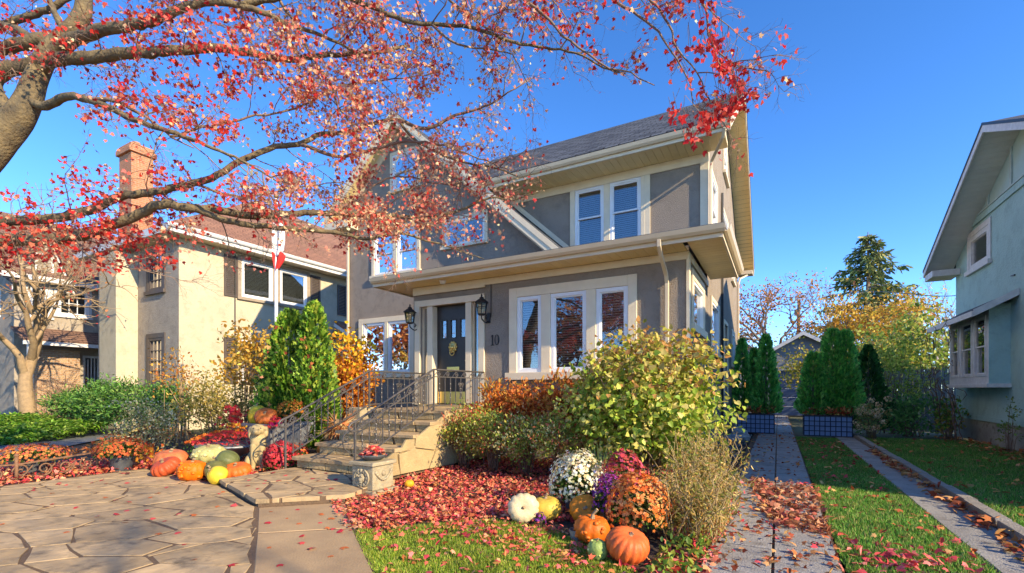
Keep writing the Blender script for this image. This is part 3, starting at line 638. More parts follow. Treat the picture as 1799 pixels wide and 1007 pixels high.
# ================================================================== porch steps
SX0, SX1 = -6.60, -4.90
ST = thing('porch_steps', (-5.75, 6.4, .1), 'sandstone porch steps with a flagstone landing leading to the front door', 'steps')
fy = [4.78, 5.20, 5.60, 6.00, 6.40]; rz = .172; z = .10
rs = random.Random(21)
for i, y0 in enumerate(fy):
    zt = z + rz*(i+1); yb = fy[i+1] + .05 if i < 4 else YF-.055
    # riser faced with a few uneven stones
    x = SX0 + .04
    while x < SX1 - .06:
        wd = min(rs.uniform(.22,.55), SX1-.04-x); b = MB(); s1, s2 = rs.uniform(-.05,.05), rs.uniform(-.03,.03)
        b.slab([(x+.006+max(s1,0)*(x>SX0+.1),y0+.035,zt-rz+.004),(x+wd-.006,y0+.035,zt-rz+.004),(x+wd-.006+min(s2,0),y0+.035,zt-.052),(x+.006,y0+.035,zt-.052)], (0,.10,0)); b.build('riser_stone', m_stone_l, ST, bevel=.006); x += wd
    b = MB(); b.box(SX0+.03, SX1-.03, y0+.06, YF-.06, z+rz*i-(.1 if i == 0 else 0), zt-.055); b.build('step_core', m_joint, ST)
    if i < 4:
        x = SX0 - .02; cuts = [rs.uniform(-6.15,-5.85), rs.uniform(-5.5,-5.2), SX1+.03] if i % 2 else [rs.uniform(-5.9,-5.6), SX1+.03]
        for c in cuts:
            b = MB(); b.prism([(x,y0+rs.uniform(-.012,.012)),((x+c)/2,y0+rs.uniform(-.012,.012)),(c-.008,y0+rs.uniform(-.012,.012)),(c-.008,yb),(x,yb)], zt-.052, zt+rs.uniform(-.004,.004), .008); b.build('tread', m_stone, ST); x = c
    else:
        cr = []
        for p in sample([(SX0,y0),(SX1,y0),(SX1,yb),(SX0,yb)], 200, rgn):
            if all(((p[0]-q[0])/1.3)**2+(p[1]-q[1])**2 > .38**2 for q in cr): cr.append((p[0], p[1]))
        b = MB(); b.box(SX0, SX1, y0+.04, yb, zt-.054, zt-.02); b.build('landing_bed', m_joint, ST)
        crazy('landing_flag', [(SX0-.02,y0),(SX1+.03,y0),(SX1+.03,yb),(SX0-.02,yb)], cr, zt-.002, m_stone, ST, rs, gap=.007, stretch=1.2)
# side cheek of big irregular stones, stepping up with the flight
for q in ([(4.80,.06),(5.30,.06),(5.26,.22),(4.82,.22)], [(5.31,.06),(5.95,.05),(6.1,.30),(5.62,.40),(5.28,.36)], [(5.24,.24),(5.26,.38),(5.18,.39),(4.84,.23)], [(5.97,.05),(6.7,.04),(6.75,.42),(6.14,.31)],
          [(5.64,.42),(6.12,.33),(6.34,.74),(6.02,.73),(5.66,.56)], [(6.15,.33),(6.75,.44),(6.8,.90),(6.42,.91),(6.37,.72)], [(6.72,.04),(7.4,.04),(7.3,.6),(6.77,.42)], [(6.78,.46),(7.29,.62),(7.4,.90),(6.84,.90)], [(7.33,.6),(7.42,.04),(7.95,.04),(7.95,.9),(7.43,.9)], [(5.30,.38),(5.62,.42),(5.63,.55),(5.45,.56)]):
    b = MB(); b.slab([(SX1-.02, a, c) for a, c in q], (.055+rs.uniform(-.01,.012),0,0)); b.build('cheek_stone', m_stone_l, ST, bevel=.008)
b = MB(); b.slab([(SX1-.035,4.84,.05),(SX1-.035,7.97,.04),(SX1-.035,7.97,.9),(SX1-.035,6.45,.9),(SX1-.035,5.25,.37),(SX1-.035,4.84,.23)], (.03,0,0)); b.build('cheek_mortar', m_stone_l, ST)
# a low stone pier left of the steps
b = MB(); b.box(-7.02,-6.72,6.25,6.6,0,.98); P1 = b.build('stone_pier', m_cast, None, bevel=.012); tag(P1, 'short rough stone pier standing left of the porch landing', 'pier')

# ---- wrought iron railings
def spiral(b, o, e1, e2, r, turns=1.6, start=0, rad=.009, n=22, sgn=1):
    pts = []
    for i in range(n+1):
        t = i/n; a = start+sgn*2*pi*turns*t; rr_ = r*(1-.82*t); pts.append(Vector(o)+Vector(e1)*(rr_*cos(a))+Vector(e2)*(rr_*sin(a)))
    b.tube(pts, rad, 4)
def railing(X, label, phase):
    R = thing('iron_railing', (X, 4.69, .1), label, 'railing', 'iron railings flanking the porch steps')
    bz = .96; tz = 1.66
    A = lambda t: Vector((X, 4.69+(6.42-4.69)*t, .86+(tz-.86)*t))      # sloping handrail
    B = lambda t: A(t) - Vector((0,0,.125)); C = lambda t: Vector((X, 4.80+(6.42-4.80)*t, .33+(1.04-.33)*t))
    def bar(name, pts, r=.013, n=4, sm=False):
        b = MB(); b.tube(pts, r, n); return b.build(name, m_iron, R, smooth=sm)
    # handrail ends in a curl at the bottom
    curl = [A(0)+Vector((0,-.02-.09*sin(a), -.055+.055*cos(a)*(1-a/9)-.012*a)) for a in [i*.45 for i in range(10)]]
    bar('handrail', [*curl[::-1], A(.02), A(1), (X,YF-.03,tz)], .017, 6, True)
    bar('lower_rail', [B(0), B(1), (X,YF-.03,tz-.125)]); bar('bottom_rail', [C(0), C(1), (X,YF-.03,1.04)])
    for p0, p1 in (((X,4.69,.09),(X,4.69,.87)), ((X,6.42,.96),(X,6.42,tz)), ((X,YF-.035,.96),(X,YF-.035,tz))): bar('newel_post', [p0, p1], .019)
    n = 13; k = 0
    for i in range(1, n):
        t = i/n; p, q = B(t), C(max(0, (A(t).y-4.80)/(6.42-4.80)))
        if i == 1: q = Vector((X, p.y, .30))
        baluster(R, q, p, k + phase); k += 1
    m = 10
    for i in range(1, m):
        yy = 6.42+(YF-.035-6.42)*i/m; baluster(R, Vector((X,yy,1.04)), Vector((X,yy,tz-.125)), k + phase, i in (5,)); k += 1
    e1, e2 = (A(1)-A(0)).normalized(), Vector((0,0,1))
    for i in range(7):
        o = A((i+.5)/7)-Vector((0,0,.062)); b = MB(); spiral(b, o, e1, e2, .060, 1.5, pi*(i % 2), sgn=1 if i % 2 else -1); b.tube([o-e1*.11+Vector((0,0,-.05)), o+e1*.02+Vector((0,0,.05))], .006, 4); b.build('scroll', m_iron, R)
    for i in range(6):
        o = Vector((X, 6.42+(YF-6.46)*(i+.5)/6, tz-.062)); b = MB(); spiral(b, o, (0,1,0), e2, .05, 1.5, pi*(i % 2), sgn=1 if i % 2 else -1); b.tube([o+Vector((0,-.12,-.05)), o+Vector((0,-.01,.05))], .006, 4); b.build('scroll', m_iron, R)
    # ornamental panels: a diamond between mirrored curls
    for t in (.22, .72):
        p = (B(t)+C(t))/2; b = MB()
        b.tube([p+Vector((0,-.075,0)), p+Vector((0,0,.10)), p+Vector((0,.075,0)), p+Vector((0,0,-.10)), p+Vector((0,-.075,0))], .006, 4)
        for s in (-1, 1):
            spiral(b, p+Vector((0,s*.045,.14)), (0,s,0), e2, .042, 1.4, 0); spiral(b, p+Vector((0,s*.045,-.14)), (0,s,0), -e2, .042, 1.4, 0)
        b.build('scroll_panel', m_iron, R)
    p = Vector((X,7.22,1.30)); b = MB()
    for s in (-1, 1): spiral(b, p+Vector((0,s*.045,.10)), (0,s,0), e2, .042, 1.4, 0); b.tube([p+Vector((0,s*.06,.08)), p+Vector((0,s*.02,-.08)), p+Vector((0,s*.05,-.16))], .006, 4)
    b.build('scroll_panel', m_iron, R)
    # gooseneck scroll at the foot
    b = MB(); spiral(b, Vector((X,4.53,.62)), (0,1,0), e2, .06, 1.4, .3); b.tube(curve([(X,4.69,.80),(X,4.58,.76),(X,4.48,.66),(X,4.50,.52),(X,4.60,.44),(X,4.69,.42)], .03), .009, 4); b.build('foot_scroll', m_iron, R)
def baluster(R, q, p, k, skip=False):
    b = MB(); b.tube([q, p], .009, 4)
    if k % 2:
        for f in (.25,.42,.58,.75):
            c = q+(p-q)*f; b.ell(c, (.014,.014,.022), 6, 4)
    b.build('baluster', m_iron, R)
railing(-6.66, 'black wrought iron railing on the left side of the porch steps, beside the evergreen', 0)
railing(-5.14, 'black wrought iron railing on the right side of the steps, behind the lion planter', 1)

# ================================================================== leaves and flowers kit
T_OVAL = (np.array([(0,0,0),(.30,.28,.07),(.34,.6,.06),(0,1,-.08),(-.34,.6,.06),(-.30,.28,.07)], float), [(0,1,2,3),(0,3,4,5)])
T_HEART = (np.array([(0,0,0),(.36,-.04,.06),(.52,.3,.10),(.32,.68,.05),(0,1,-.10),(-.32,.68,.05),(-.52,.3,.10),(-.36,-.04,.06)], float), [(0,1,2,3),(0,3,4),(0,4,5),(0,5,6,7)])
_o = [(0,.02),(.16,.10),(.48,.02),(.36,.22),(.60,.50),(.34,.50),(.24,.62),(0,1),(-.24,.62),(-.34,.50),(-.60,.50),(-.36,.22),(-.48,.02),(-.16,.10)]
T_MAPLE = (np.array([(0,.33,.0)] + [(a, b, -.35*((a*a+(b-.33)**2))) for a, b in _o], float), [(0, 1+i, 1+(i+1) % len(_o)) for i in range(len(_o))])
T_CURL = (np.array([(0,0,0),(.22,.3,.16),(.26,.62,.22),(.05,1,.10),(-.16,.70,.22),(-.26,.30,.12)], float), [(0,1,2,3),(0,3,4,5)])
T_SPRAY = (np.array([(0,0,0),(.30,.30,.05),(.14,.42,0),(.42,.70,.08),(.14,.76,0),(0,1.05,.02),(-.14,.76,0),(-.42,.70,.08),(-.14,.42,0),(-.30,.30,.05)], float), [(0,1,2,8,9),(2,3,4,6,7,8),(4,5,6)])
T_BLADE = (np.array([(-.5,0,0),(.5,0,0),(.36,.5,.06),(0,1,.28),(-.36,.5,.06)], float), [(0,1,2,4),(4,2,3)])
_s = [((1 if i % 2 else .55)*cos(pi*i/5), (1 if i % 2 else .55)*sin(pi*i/5)) for i in range(10)]
T_FLOWER = (np.array([(0,0,.05)] + [(a*.5, b*.5, .22*(i % 2)) for i, (a, b) in enumerate(_s)], float), [(0, 1+i, 1+(i+1) % 10) for i in range(10)])
T_NEEDLE = (np.array([(0,0,0),(.16,.25,0),(.10,.5,-.03),(.18,.62,-.05),(0,1,-.12),(-.18,.62,-.05),(-.10,.5,-.03),(-.16,.25,0)], float), [(0,1,2,6,7),(2,3,4,5,6)])
def unit(v): return v / np.maximum(np.linalg.norm(v, axis=-1, keepdims=True), 1e-9)
def cloud(name, P, A, N, L, Wd, cols, tm, mat, parent=None, kind=None, extra=None):
    tv, tf = tm; n = len(P); k = len(tv)
    A = unit(np.asarray(A, float)); U = unit(np.cross(A, N)+1e-6); Nn = np.cross(U, A)
    L = np.broadcast_to(L, (n,))[:, None, None]; Wd = np.broadcast_to(Wd, (n,))[:, None, None]
    org = np.array(W[parent.name]) if parent else P.mean(0)*[1,1,0]
    V = (P-org)[:, None, :] + tv[None,:,0:1]*Wd*U[:,None,:] + tv[None,:,1:2]*L*A[:,None,:] + tv[None,:,2:3]*L*Nn[:,None,:]
    me = bpy.data.meshes.new(name); V = V.reshape(-1, 3)
    flat = np.concatenate([np.array(f) for f in tf]); tot = np.array([len(f) for f in tf])
    idx = (flat[None, :] + (np.arange(n)*k)[:, None]).ravel(); tots = np.tile(tot, n); st = np.concatenate([[0], np.cumsum(tots)[:-1]])
    me.vertices.add(len(V)); me.vertices.foreach_set('co', V.astype(np.float32).ravel())
    me.loops.add(len(idx)); me.loops.foreach_set('vertex_index', idx.astype(np.int32))
    me.polygons.add(len(tots)); me.polygons.foreach_set('loop_start', st.astype(np.int32))
    try: me.polygons.foreach_set('loop_total', tots.astype(np.int32))
    except Exception: pass
    me.update(calc_edges=True)
    ca = me.color_attributes.new('Col', 'FLOAT_COLOR', 'POINT')
    c4 = np.ones((n, k, 4), np.float32); c4[:, :, :3] = np.asarray(cols, float)[:, None, :]; ca.data.foreach_set('color', c4.ravel())
    me.materials.append(mat)
    o = mk(name, me, parent, org)
    if kind: o['kind'] = kind
    return o
def pick(pal, n, rng, jit=.18, wts=None):
    c = np.array(pal, float)[rng.choice(len(pal), n, p=wts)]
    return np.clip(c*(1+jit*rng.normal(size=(n,1)))*(1+.06*rng.normal(size=(n,3))), .004, .95)
RED = [S(216,62,50), S(200,42,42), S(228,98,80), S(188,42,42), S(232,132,100)]
PEACH = [S(240,172,135), S(234,142,118), S(244,198,150), S(224,106,95), S(246,212,165)]
LITTER = [S(232,100,98), S(214,72,80), S(242,130,118), S(238,128,92), S(190,60,65), S(244,168,125), S(232,108,82), S(220,150,105)]
OCHRE = [S(190,110,60), S(205,140,80), S(165,85,50), S(215,160,100), S(150,70,45)]
def rnd(rng, n): return unit(rng.normal(size=(n,3)))

def scatter(name, poly, n, pal, rng, z=.02, size=(.05,.085), lift=.03, jit=.16, label=None, cat=None, parent=None, tm=None, wts=None):
    "leaf litter in uneven drifts: flat lobed leaves and curled dry ones"
    P2 = sample(poly, n*2, rng); f = np.sin(P2[:,0]*4.1+2.3*np.sin(P2[:,1]*3.7))*np.sin(P2[:,1]*4.9+1.7*np.sin(P2[:,0]*5.3)); P2 = P2[rng.random(n*2) < .5+.38*f][:n]; n = len(P2)
    P = np.column_stack([P2, z+lift*rng.random(n)**1.5]); A = rng.normal(size=(n,3)); A[:,2] *= .35; N = rng.normal(size=(n,3))*.5+[0,0,1]; L = rng.uniform(*size, n); C = pick(pal, n, rng, jit, wts); k = int(n*.68)
    o = cloud(name, P[:k], A[:k], N[:k], L[:k], L[:k]*rng.uniform(.7,1.1,k), C[:k], T_MAPLE, m_dry, parent, 'stuff')
    o2 = cloud('curled', P[k:], A[k:], N[k:], L[k:]*1.1, L[k:]*rng.uniform(.5,.9,n-k), C[k:]*.9, T_CURL, m_dry, None)
    a_, b_ = o.data, o2.data; bm = __import__('bmesh').new(); bm.from_mesh(a_); nv = len(bm.verts); bm.from_mesh(b_); bm.verts.ensure_lookup_table(); d_ = Vector(o2.location)-Vector(o.location)
    for v in bm.verts[nv:]: v.co += d_
    bm.to_mesh(a_); bm.free(); bpy.data.objects.remove(o2)
    if label: tag(o, label, cat)
    return o
def grass(name, poly, n, rng, label, h=(.03,.06), pal=None, wd=.006, z=-.01):
    P2 = sample(poly, n, rng); P = np.column_stack([P2, np.full(n, z)]); A = rng.normal(size=(n,3))*.45; A[:,2] = 1
    L = rng.uniform(*h, n); f = .5+.5*np.sin(P2[:,0]*3.1+1.3*np.sin(P2[:,1]*2.3))*np.sin(P2[:,1]*2.7+P2[:,0])
    c = pick(pal or [S(95,135,35), S(120,150,40), S(80,120,30), S(150,160,60)], n, rng, .2)*(.85+.3*f[:,None])
    tag(cloud(name, P, A, rng.normal(size=(n,3)), L, wd*rng.uniform(.7,1.4,n), c, T_BLADE, m_grass), label, 'grass', kind='stuff')

def bush(name, label, cat, loc, rx, ry, z0, z1, nclump, per, size, pal, rng, stem=m_twig, srad=.012, tm=T_OVAL, mat=None, spread=.26, trunk_z=0, group=None, aspect=.75, shape=None, nstem=14, outer=2.2, droop=.0, basew=.15, toppal=None, upright=.25):
    "shrub: stems fanning from the base to clumps of leaves through the crown's volume"
    T = thing(name, (*loc, trunk_z), label, cat, group); zc, rz_ = (z0+z1)/2, (z1-z0)/2
    d = rnd(rng, nclump); r = rng.random(nclump)**(1/outer); C = d*r[:,None]*[rx,ry,rz_]
    C *= np.clip(1+.09*rng.normal(size=(nclump,1)),.8,1.15)
    if shape == 'dome': C[:,2] = np.abs(C[:,2])*2-rz_
    if shape == 'vase': f = .55+.45*np.clip((C[:,2]/rz_+1)/2,0,1); C[:,:2] *= f[:,None]
    C += [loc[0], loc[1], zc]
    b = MB()
    for i in rng.choice(nclump, min(nstem, nclump), False):
        e = C[i]; s = np.array([loc[0]+rng.normal()*basew*rx, loc[1]+rng.normal()*basew*ry, trunk_z-.01]); mid = s*.5+e*.5+[0,0,.12*(z1-z0)]; mid[:2] = s[:2]*.6+e[:2]*.4
        p = curve([s, mid, e], .15); b.tube(p, np.linspace(srad, srad*.35, len(p)), 5)
    b.build('stems', stem, T, smooth=True)
    n = nclump*per; ci = np.repeat(np.arange(nclump), per); sg = spread*min(rx, ry, rz_)
    P = C[ci]+rng.normal(size=(n,3))*sg*[1,1,.8]; P[:,2] = np.maximum(P[:,2], trunk_z+.03)
    out = unit((P-[loc[0],loc[1],zc-.3*rz_])/[rx,ry,rz_]); A = out*.5+rnd(rng, n)*.8+[0,0,upright-droop]; N = out*.6+rnd(rng, n)*.7+[0,0,.3]
    cc = rng.integers(0, len(pal), nclump); mixc = np.where(rng.random(n) < .55, cc[ci], rng.integers(0, len(pal), n))
    c = np.array(pal)[mixc]
    if toppal is not None:
        f = np.clip((P[:,2]-zc)/rz_*.9+.1, 0, 1); ch = rng.random(n) < f; c[ch] = np.array(toppal)[rng.integers(0, len(toppal), ch.sum())]
    c = np.clip(c*(1+.2*rng.normal(size=(n,1))), .004, .9); L = size*rng.uniform(.65,1.25,n)
    cloud('foliage', P, A, N, L, L*aspect, c, tm, mat or m_leaf, T, 'stuff'); return T
def mum(label, loc, r, h, pal, rng, z0=.05, nf=420, fs=.045, wts=None, green=True, name='chrysanthemum', pot=None, group=None, gfrac=.45, flat=1.0):
    "mound of chrysanthemum flowers over green leaves"
    T = thing(name, (*loc, 0), label, 'flowers', group); zc = z0+h*.25
    u = rng.random(nf); th = 2*pi*rng.random(nf); cz = -.25+1.25*u**.8; s = np.sqrt(np.clip(1-cz**2,0,1))
    D = np.column_stack([s*np.cos(th), s*np.sin(th), cz]); lump = 1+.07*np.sin(5*th+3*cz)+.05*rng.normal(size=nf)
    P = np.array([*loc, zc])+D*[r,r,h*.75*flat]*lump[:,None]; N = D+.25*rnd(rng, nf); A = np.cross(N, rnd(rng, nf))
    P = P[P[:,2] > z0*.5]; nf = len(P); L = fs*rng.uniform(.7,1.2,nf)
    cloud('blooms', P, A[:nf], N[:nf], L, L, pick(pal, nf, rng, .14, wts), T_FLOWER, m_flower, T, 'stuff')
    if green:
        n = int(nf*1.4); d = rnd(rng, n); d[:,2] = np.abs(d[:,2])*.9-.35; P = np.array([*loc, zc])+d*[r*.9,r*.9,h*.66*flat]*(rng.random((n,1))**.4); P[:,2] = np.maximum(P[:,2], .02)
        L = rng.uniform(.03,.06,n); cloud('leaves', P, d+.5*rnd(rng,n), rnd(rng,n)+[0,0,.5], L, L*.6, pick([S(70,95,35), S(95,120,45), S(50,75,30)], n, rng), T_OVAL, m_dense, T, 'stuff')
    b = MB()
    for i in range(9): a = 2*pi*i/9; b.tube([(loc[0]+.02*cos(a),loc[1]+.02*sin(a),.0),(loc[0]+r*.55*cos(a),loc[1]+r*.55*sin(a),zc+h*.15)], .005, 4)
    b.build('stems', m_twig, T)
    if pot:
        b = MB(); b.lathe([(pot[0]*.78,.0),(pot[0],pot[1]),(pot[0]*1.05,pot[1]),(pot[0]*1.05,pot[1]-.03)], 18, (*loc,.0)); b.build('pot', pot[2], T, smooth=False)
    return T

# ================================================================== pumpkins and squash
def pumpkin(label, loc, r, h, col, rng, ribs=10, rib=.10, dimple=.25, tilt=(0,0,0), warts=0, stem=.06, z=.0, name='pumpkin', col2=None, wartcol=None, group='pumpkins and squash', pear=0.0, stemmat=None):
    n, m = ribs*5, 16; T = thing(name, (*loc, z), label, 'pumpkin', group)
    mat = pm('rind', col, col2 or tuple(c*.7 for c in col), scale=9, rough=.5, bump=.22, bscale=45, spec=.3, stain=(tuple(x*.72 for x in col), 11))
    R = Matrix.Rotation(tilt[2], 3, 'Z') @ Matrix.Rotation(tilt[0], 3, 'X') @ Matrix.Rotation(tilt[1], 3, 'Y'); b = MB(); vs = []
    for i in range(m+1):
        a = pi*i/m; s = sin(a)**.82; c = cos(a)
        for k in range(n):
            th = 2*pi*k/n; g = 1-rib*(1-abs(sin(ribs*th/2))**.7)*(.35+.65*s)
            wob = 1+.03*sin(2*th+1)+.02*sin(3*th); rr_ = r*s*g*wob*(1-pear*c)
            zz = h/2*c*(1-dimple*math.exp(-(s/.42)**2))*(.94+.06*g)
            if warts: q = sin(7*th+3*a)*sin(9*a+2*th)*sin(13*th-5*a); rr_ += warts*max(q,0)*s; zz += warts*.6*max(q,0)*c
            vs.append(Vector((rr_*cos(th), rr_*sin(th), zz)))
    vs = [R @ v for v in vs]; lo = min(v.z for v in vs); off = Vector((loc[0], loc[1], z-lo-.004))
    b.add([v+off for v in vs], [[i*n+k,(i+1)*n+k,(i+1)*n+(k+1)%n,i*n+(k+1)%n] for i in range(m) for k in range(n)])
    b.build('rind', mat, T, smooth=True)
    if stem:
        b = MB(); z0_ = h/2*(1-dimple)-.01; p = [R @ Vector((0,0,z0_))+off, R @ Vector((.0,.005,z0_+stem*.5))+off, R @ Vector((stem*.35,.01,z0_+stem))+off]; b.tube(p, [r*.17, r*.09, r*.10], 6); b.build('stem', stemmat or m_palebark, T, smooth=False)
    if warts:
        b = MB()
        for _ in range(26):
            a, th = math.acos(rng.uniform(-.6,.9)), rng.uniform(0, 2*pi); s = sin(a)**.82; v = Vector((r*.97*s*cos(th), r*.97*s*sin(th), h/2*cos(a)*.96)); q = rng.uniform(.08,.17)*r
            b.ell((R @ v)+off, (q,q,q*.8), 7, 5)
        b.build('warts', pm('wart', wartcol or tuple(min(1,c*1.12) for c in col), None, scale=20, rough=.55), T, smooth=True)['kind'] = 'stuff'
    return T
# ================================================================== neighbouring houses
# ---- cream house on the left
N2 = thing('cream_house', (-18.5, 12, 0), 'cream stucco house with russet hip roof, brown shutters and tall brick chimney', 'house')
x2, y2, e2z = -15.3, 7.33, 5.85
lw = [(9.18,10.28,4.35,5.58), (10.55,11.65,4.35,5.58), (13.55,14.65,4.35,5.5), (9.18,10.28,1.55,2.95)]
tf = east(x2); b = MB(tf); wall(b, y2, 19, 0, e2z, lw); b.build('wall', m_cream_st, N2)
fw_ = [(-17.05,-16.2,4.35,5.5), (-17.05,-16.2,1.5,2.9)]
tf2 = front(y2); b = MB(tf2); wall(b, -20.6, x2, 0, e2z, fw_); b.build('wall', m_grey_shade_st, N2)  # front and west walls: cream stucco with shade put into its colour
b = MB(west(-20.6)); wall(b, y2, 19, 0, e2z); b.build('wall', m_grey_shade_st, N2)
for i, (a, c, z0, z1) in enumerate(lw):
    win(N2, tf, a, c, z0, z1, fw=.09, blind=1.0); boards(N2, 'window_casing', tf, a, c, z0, z1, .12 if i < 2 else .06, mat=pm('taupe_casing', (.36,.29,.21)))
def shutter(par, tf, a0, a1, z0, z1):
    b = MB(tf); ring(b, a0, a1, z0, z1, .06, .004, .04); o = b.build('shutter', m_shut, par); b = MB(tf)
    n = int((z1-z0-.12)/.06)
    for i in range(n): zz = z0+.07+i*.06; b.add([(a0+.06,.01,zz+.045),(a1-.06,.01,zz+.045),(a1-.06,.035,zz),(a0+.06,.035,zz)], [(0,1,2,3)])
    b.build('louvres', m_shut, o)
for a, z0, z1 in ((8.62,4.3,5.62), (11.80,4.3,5.62), (13.05,4.3,5.5), (14.72,4.3,5.5), (8.62,1.5,3.0), (10.34,1.5,3.0)): shutter(N2, tf, a, a+.43, z0, z1)
for a, c, z0, z1 in fw_: win(N2, tf2, a, c, z0, z1, fw=.08, munt=(3,4), mat=m_shut); boards(N2, 'window_casing', tf2, a, c, z0, z1, .14, mat=m_shut)
# chimney breast in stucco, brick stack above
b = MB(); b.box(-18.9,-17.75,6.75,y2-.003,0,5.6); b.build('chimney_breast', m_cream_st, N2, bevel=.01)
b = MB(); b.box(-19.12,-18.28,7.36,7.98,5.602,9.05); ch = b.build('chimney', m_brick, N2)
b = MB(); b.box(-19.20,-18.20,7.28,8.06,9.05,9.22); b.box(-19.14,-18.26,7.34,8.00,9.222,9.36); b.build('chimney_cap', m_brick, ch, bevel=.02)
b = MB(); b.lathe([(.12,0),(.12,.2),(.10,.2)], 12, (-18.7,7.67,9.362)); b.build('flue_pot', m_brick, ch)
ex, eyf, rx_, ry_, rzz = x2+.5, y2-.5, -18.2, 11.3, 8.75
roofslab('roof', [(ex,eyf,6.0),(ex,20,6.0),(rx_,17,rzz),(rx_,ry_,rzz)], m_shing2, N2)
roofslab('roof', [(-21.1,eyf,6.0),(ex,eyf,6.001),(rx_,ry_,rzz)], m_shing2, N2)
roofslab('roof', [(-21.1,eyf,6.0),(rx_,ry_,rzz),(rx_,17,rzz),(-21.1,20,6.0)], m_shing2, N2)
b = MB(); b.box(x2+.003, ex-.02, y2-.48, 19.5, 5.78, 5.82); b.box(-21.05, x2+.002, eyf+.02, y2-.003, 5.781, 5.821); b.build('soffit', m_trim, N2)
b = MB(); b.box(ex-.02, ex+.02, eyf-.02, 19.5, 5.76, 5.98); b.build('fascia', m_pwhite, N2)
b = MB(); b.box(-21.1, ex-.022, eyf-.02, eyf+.02, 5.76, 5.98); b.build('fascia', m_pwhite, N2)
gutter(N2, [(ex+.022,eyf-.03,5.88),(ex+.022,19.5,5.88)], mat=m_vinyl)
b = MB(); b.tube([(x2+.06,9.9-.95,5.7),(x2+.06,9.9-.95,.2)], .012, 5); b.build('service_cable', m_black, N2)
# side entry with its own little roof near the back
b = MB(); b.box(x2+.003, x2+1.1, 13.2, 16.0, 0, 3.1); b.build('side_entry', m_cream_st, N2)
roofslab('entry_roof', [(x2+.01,12.9,4.05),(x2+1.45,12.9,3.25),(x2+1.45,16.2,3.25),(x2+.01,16.2,4.05)], m_shing2, N2)
b = MB(); b.slab([(x2+.01,12.88,3.80),(x2+1.46,12.88,3.02),(x2+1.46,12.88,3.16),(x2+.01,12.88,3.95)], (0,.03,0)); b.build('barge_board', m_vinyl, N2)

N2.scale = (1.144,)*3; N2.location = (-21.16, 13.73, -.189)      # stands a little further off and larger
# ---- gabled house with brick and a barred arched window further left
N3 = thing('gabled_house', (-29, 10, 0), 'older house with brown roof, brick bay and barred arched window, behind the bare young tree', 'house')
x3 = -25.5; tf = east(x3)
w3 = [(6.9,7.5,4.2,5.5), (7.75,8.75,4.35,5.4), (8.55,9.55,.9,2.75)]
b = MB(tf); wall(b, 6.5, 16, 0, 5.9, w3); b.build('wall', m_grey_shade_st, N3)
b = MB(front(6.5)); wall(b, -33, x3, 0, [(-33,5.9),(-29.2,9.0),(x3,5.9)], [(-28,-27,4.2,5.4)]); b.build('gable_wall', m_grey_shade_st, N3)
for a, c, z0, z1 in w3[:2]: win(N3, tf, a, c, z0, z1, fw=.10, munt=(3,2)); boards(N3, 'window_casing', tf, a, c, z0, z1, .10, mat=m_pwhite)
win(N3, front(6.5), -28, -27, 4.2, 5.4, fw=.1)
b = MB(tf); b.box(7.0, 8.3, .003, .5, 0, 2.9); b.build('brick_bay', m_brick2, N3)
o = win(N3, tf, 8.55, 9.55, .9, 2.75, fw=.07, mat=m_pwhite)
b = MB(tf)
for i in range(9): u = 8.6+i*.11; b.box(u-.018, u+.018, .03, .06, .9, 2.45+.28*sin(pi*(i+.5)/9))
b.box(8.55,9.55,.031,.058,1.5,1.54); b.build('window_bars', m_pwhite, o)
roofslab('roof', [(x3+.45,6.0,5.75),(x3+.45,16.5,5.75),(-29.2,16.5,9.0),(-29.2,6.0,9.0)], m_shing3, N3)
roofslab('roof', [(-33.4,6.0,5.75),(-29.2,6.0,9.0),(-29.2,16.5,9.0),(-33.4,16.5,5.75)], m_shing3, N3)
for xa_, za_, xb_, zb_ in ((x3+.45,5.65,-29.2,8.9), (-33.4,5.65,-29.2,8.9)):
    b = MB(); b.slab([(xa_,5.99,za_-.2),(xb_,5.99,zb_-.2),(xb_,5.99,zb_+.05),(xa_,5.99,za_+.05)], (0,-.04,0)); b.build('barge_board', m_pwhite, N3)
b = MB(); b.box(x3+.40,x3+.48,6.0,16.4,5.55,5.74); b.build('fascia', m_pwhite, N3)
roofslab('porch_roof', [(x3+.01,6.4,3.75),(x3+1.3,6.4,3.2),(x3+1.3,11,3.2),(x3+.01,11,3.75)], m_shing3, N3)
b = MB(); b.box(x3+1.25,x3+1.32,6.4,11,3.0,3.14); b.build('porch_fascia', m_pwhite, N3)
for yy in (6.55, 10.8):
    b = MB(); b.box(x3+1.1,x3+1.25,yy,yy+.15,0,3.05); b.build('porch_post', m_pwhite, N3)
# dormer gable facing us
b = MB(tf); b.add([(6.55,.1,5.4),(8.1,.1,5.4),(7.3,.1,7.6)], [(0,1,2)]); b.build('dormer_gable', m_grey_shade_st, N3)
b = MB(tf); ring(b, 7.05,7.6,5.75,6.7,.07,.11,.14); b.build('dormer_window', m_pwhite, N3)
for q in ((6.4,5.3,7.3,7.75),(8.25,5.3,7.3,7.75)):
    b = MB(tf); b.slab([(q[0],.12,q[1]),(q[2],.12,q[3]),(q[2],.12,q[3]-.2),(q[0],.12,q[1]-.2)], (0,.06,0)); b.build('dormer_barge', m_pwhite, N3)
roofslab('dormer_roof', [(x3+.35,6.4,5.35),(x3+.35,7.3,7.8),(-28,7.3,7.8),(-26.5,6.4,5.9)], m_shing3, N3); roofslab('dormer_roof', [(x3+.35,7.3,7.8),(x3+.35,8.25,5.35),(-26.5,8.25,5.9),(-28,7.3,7.8)], m_shing3, N3)
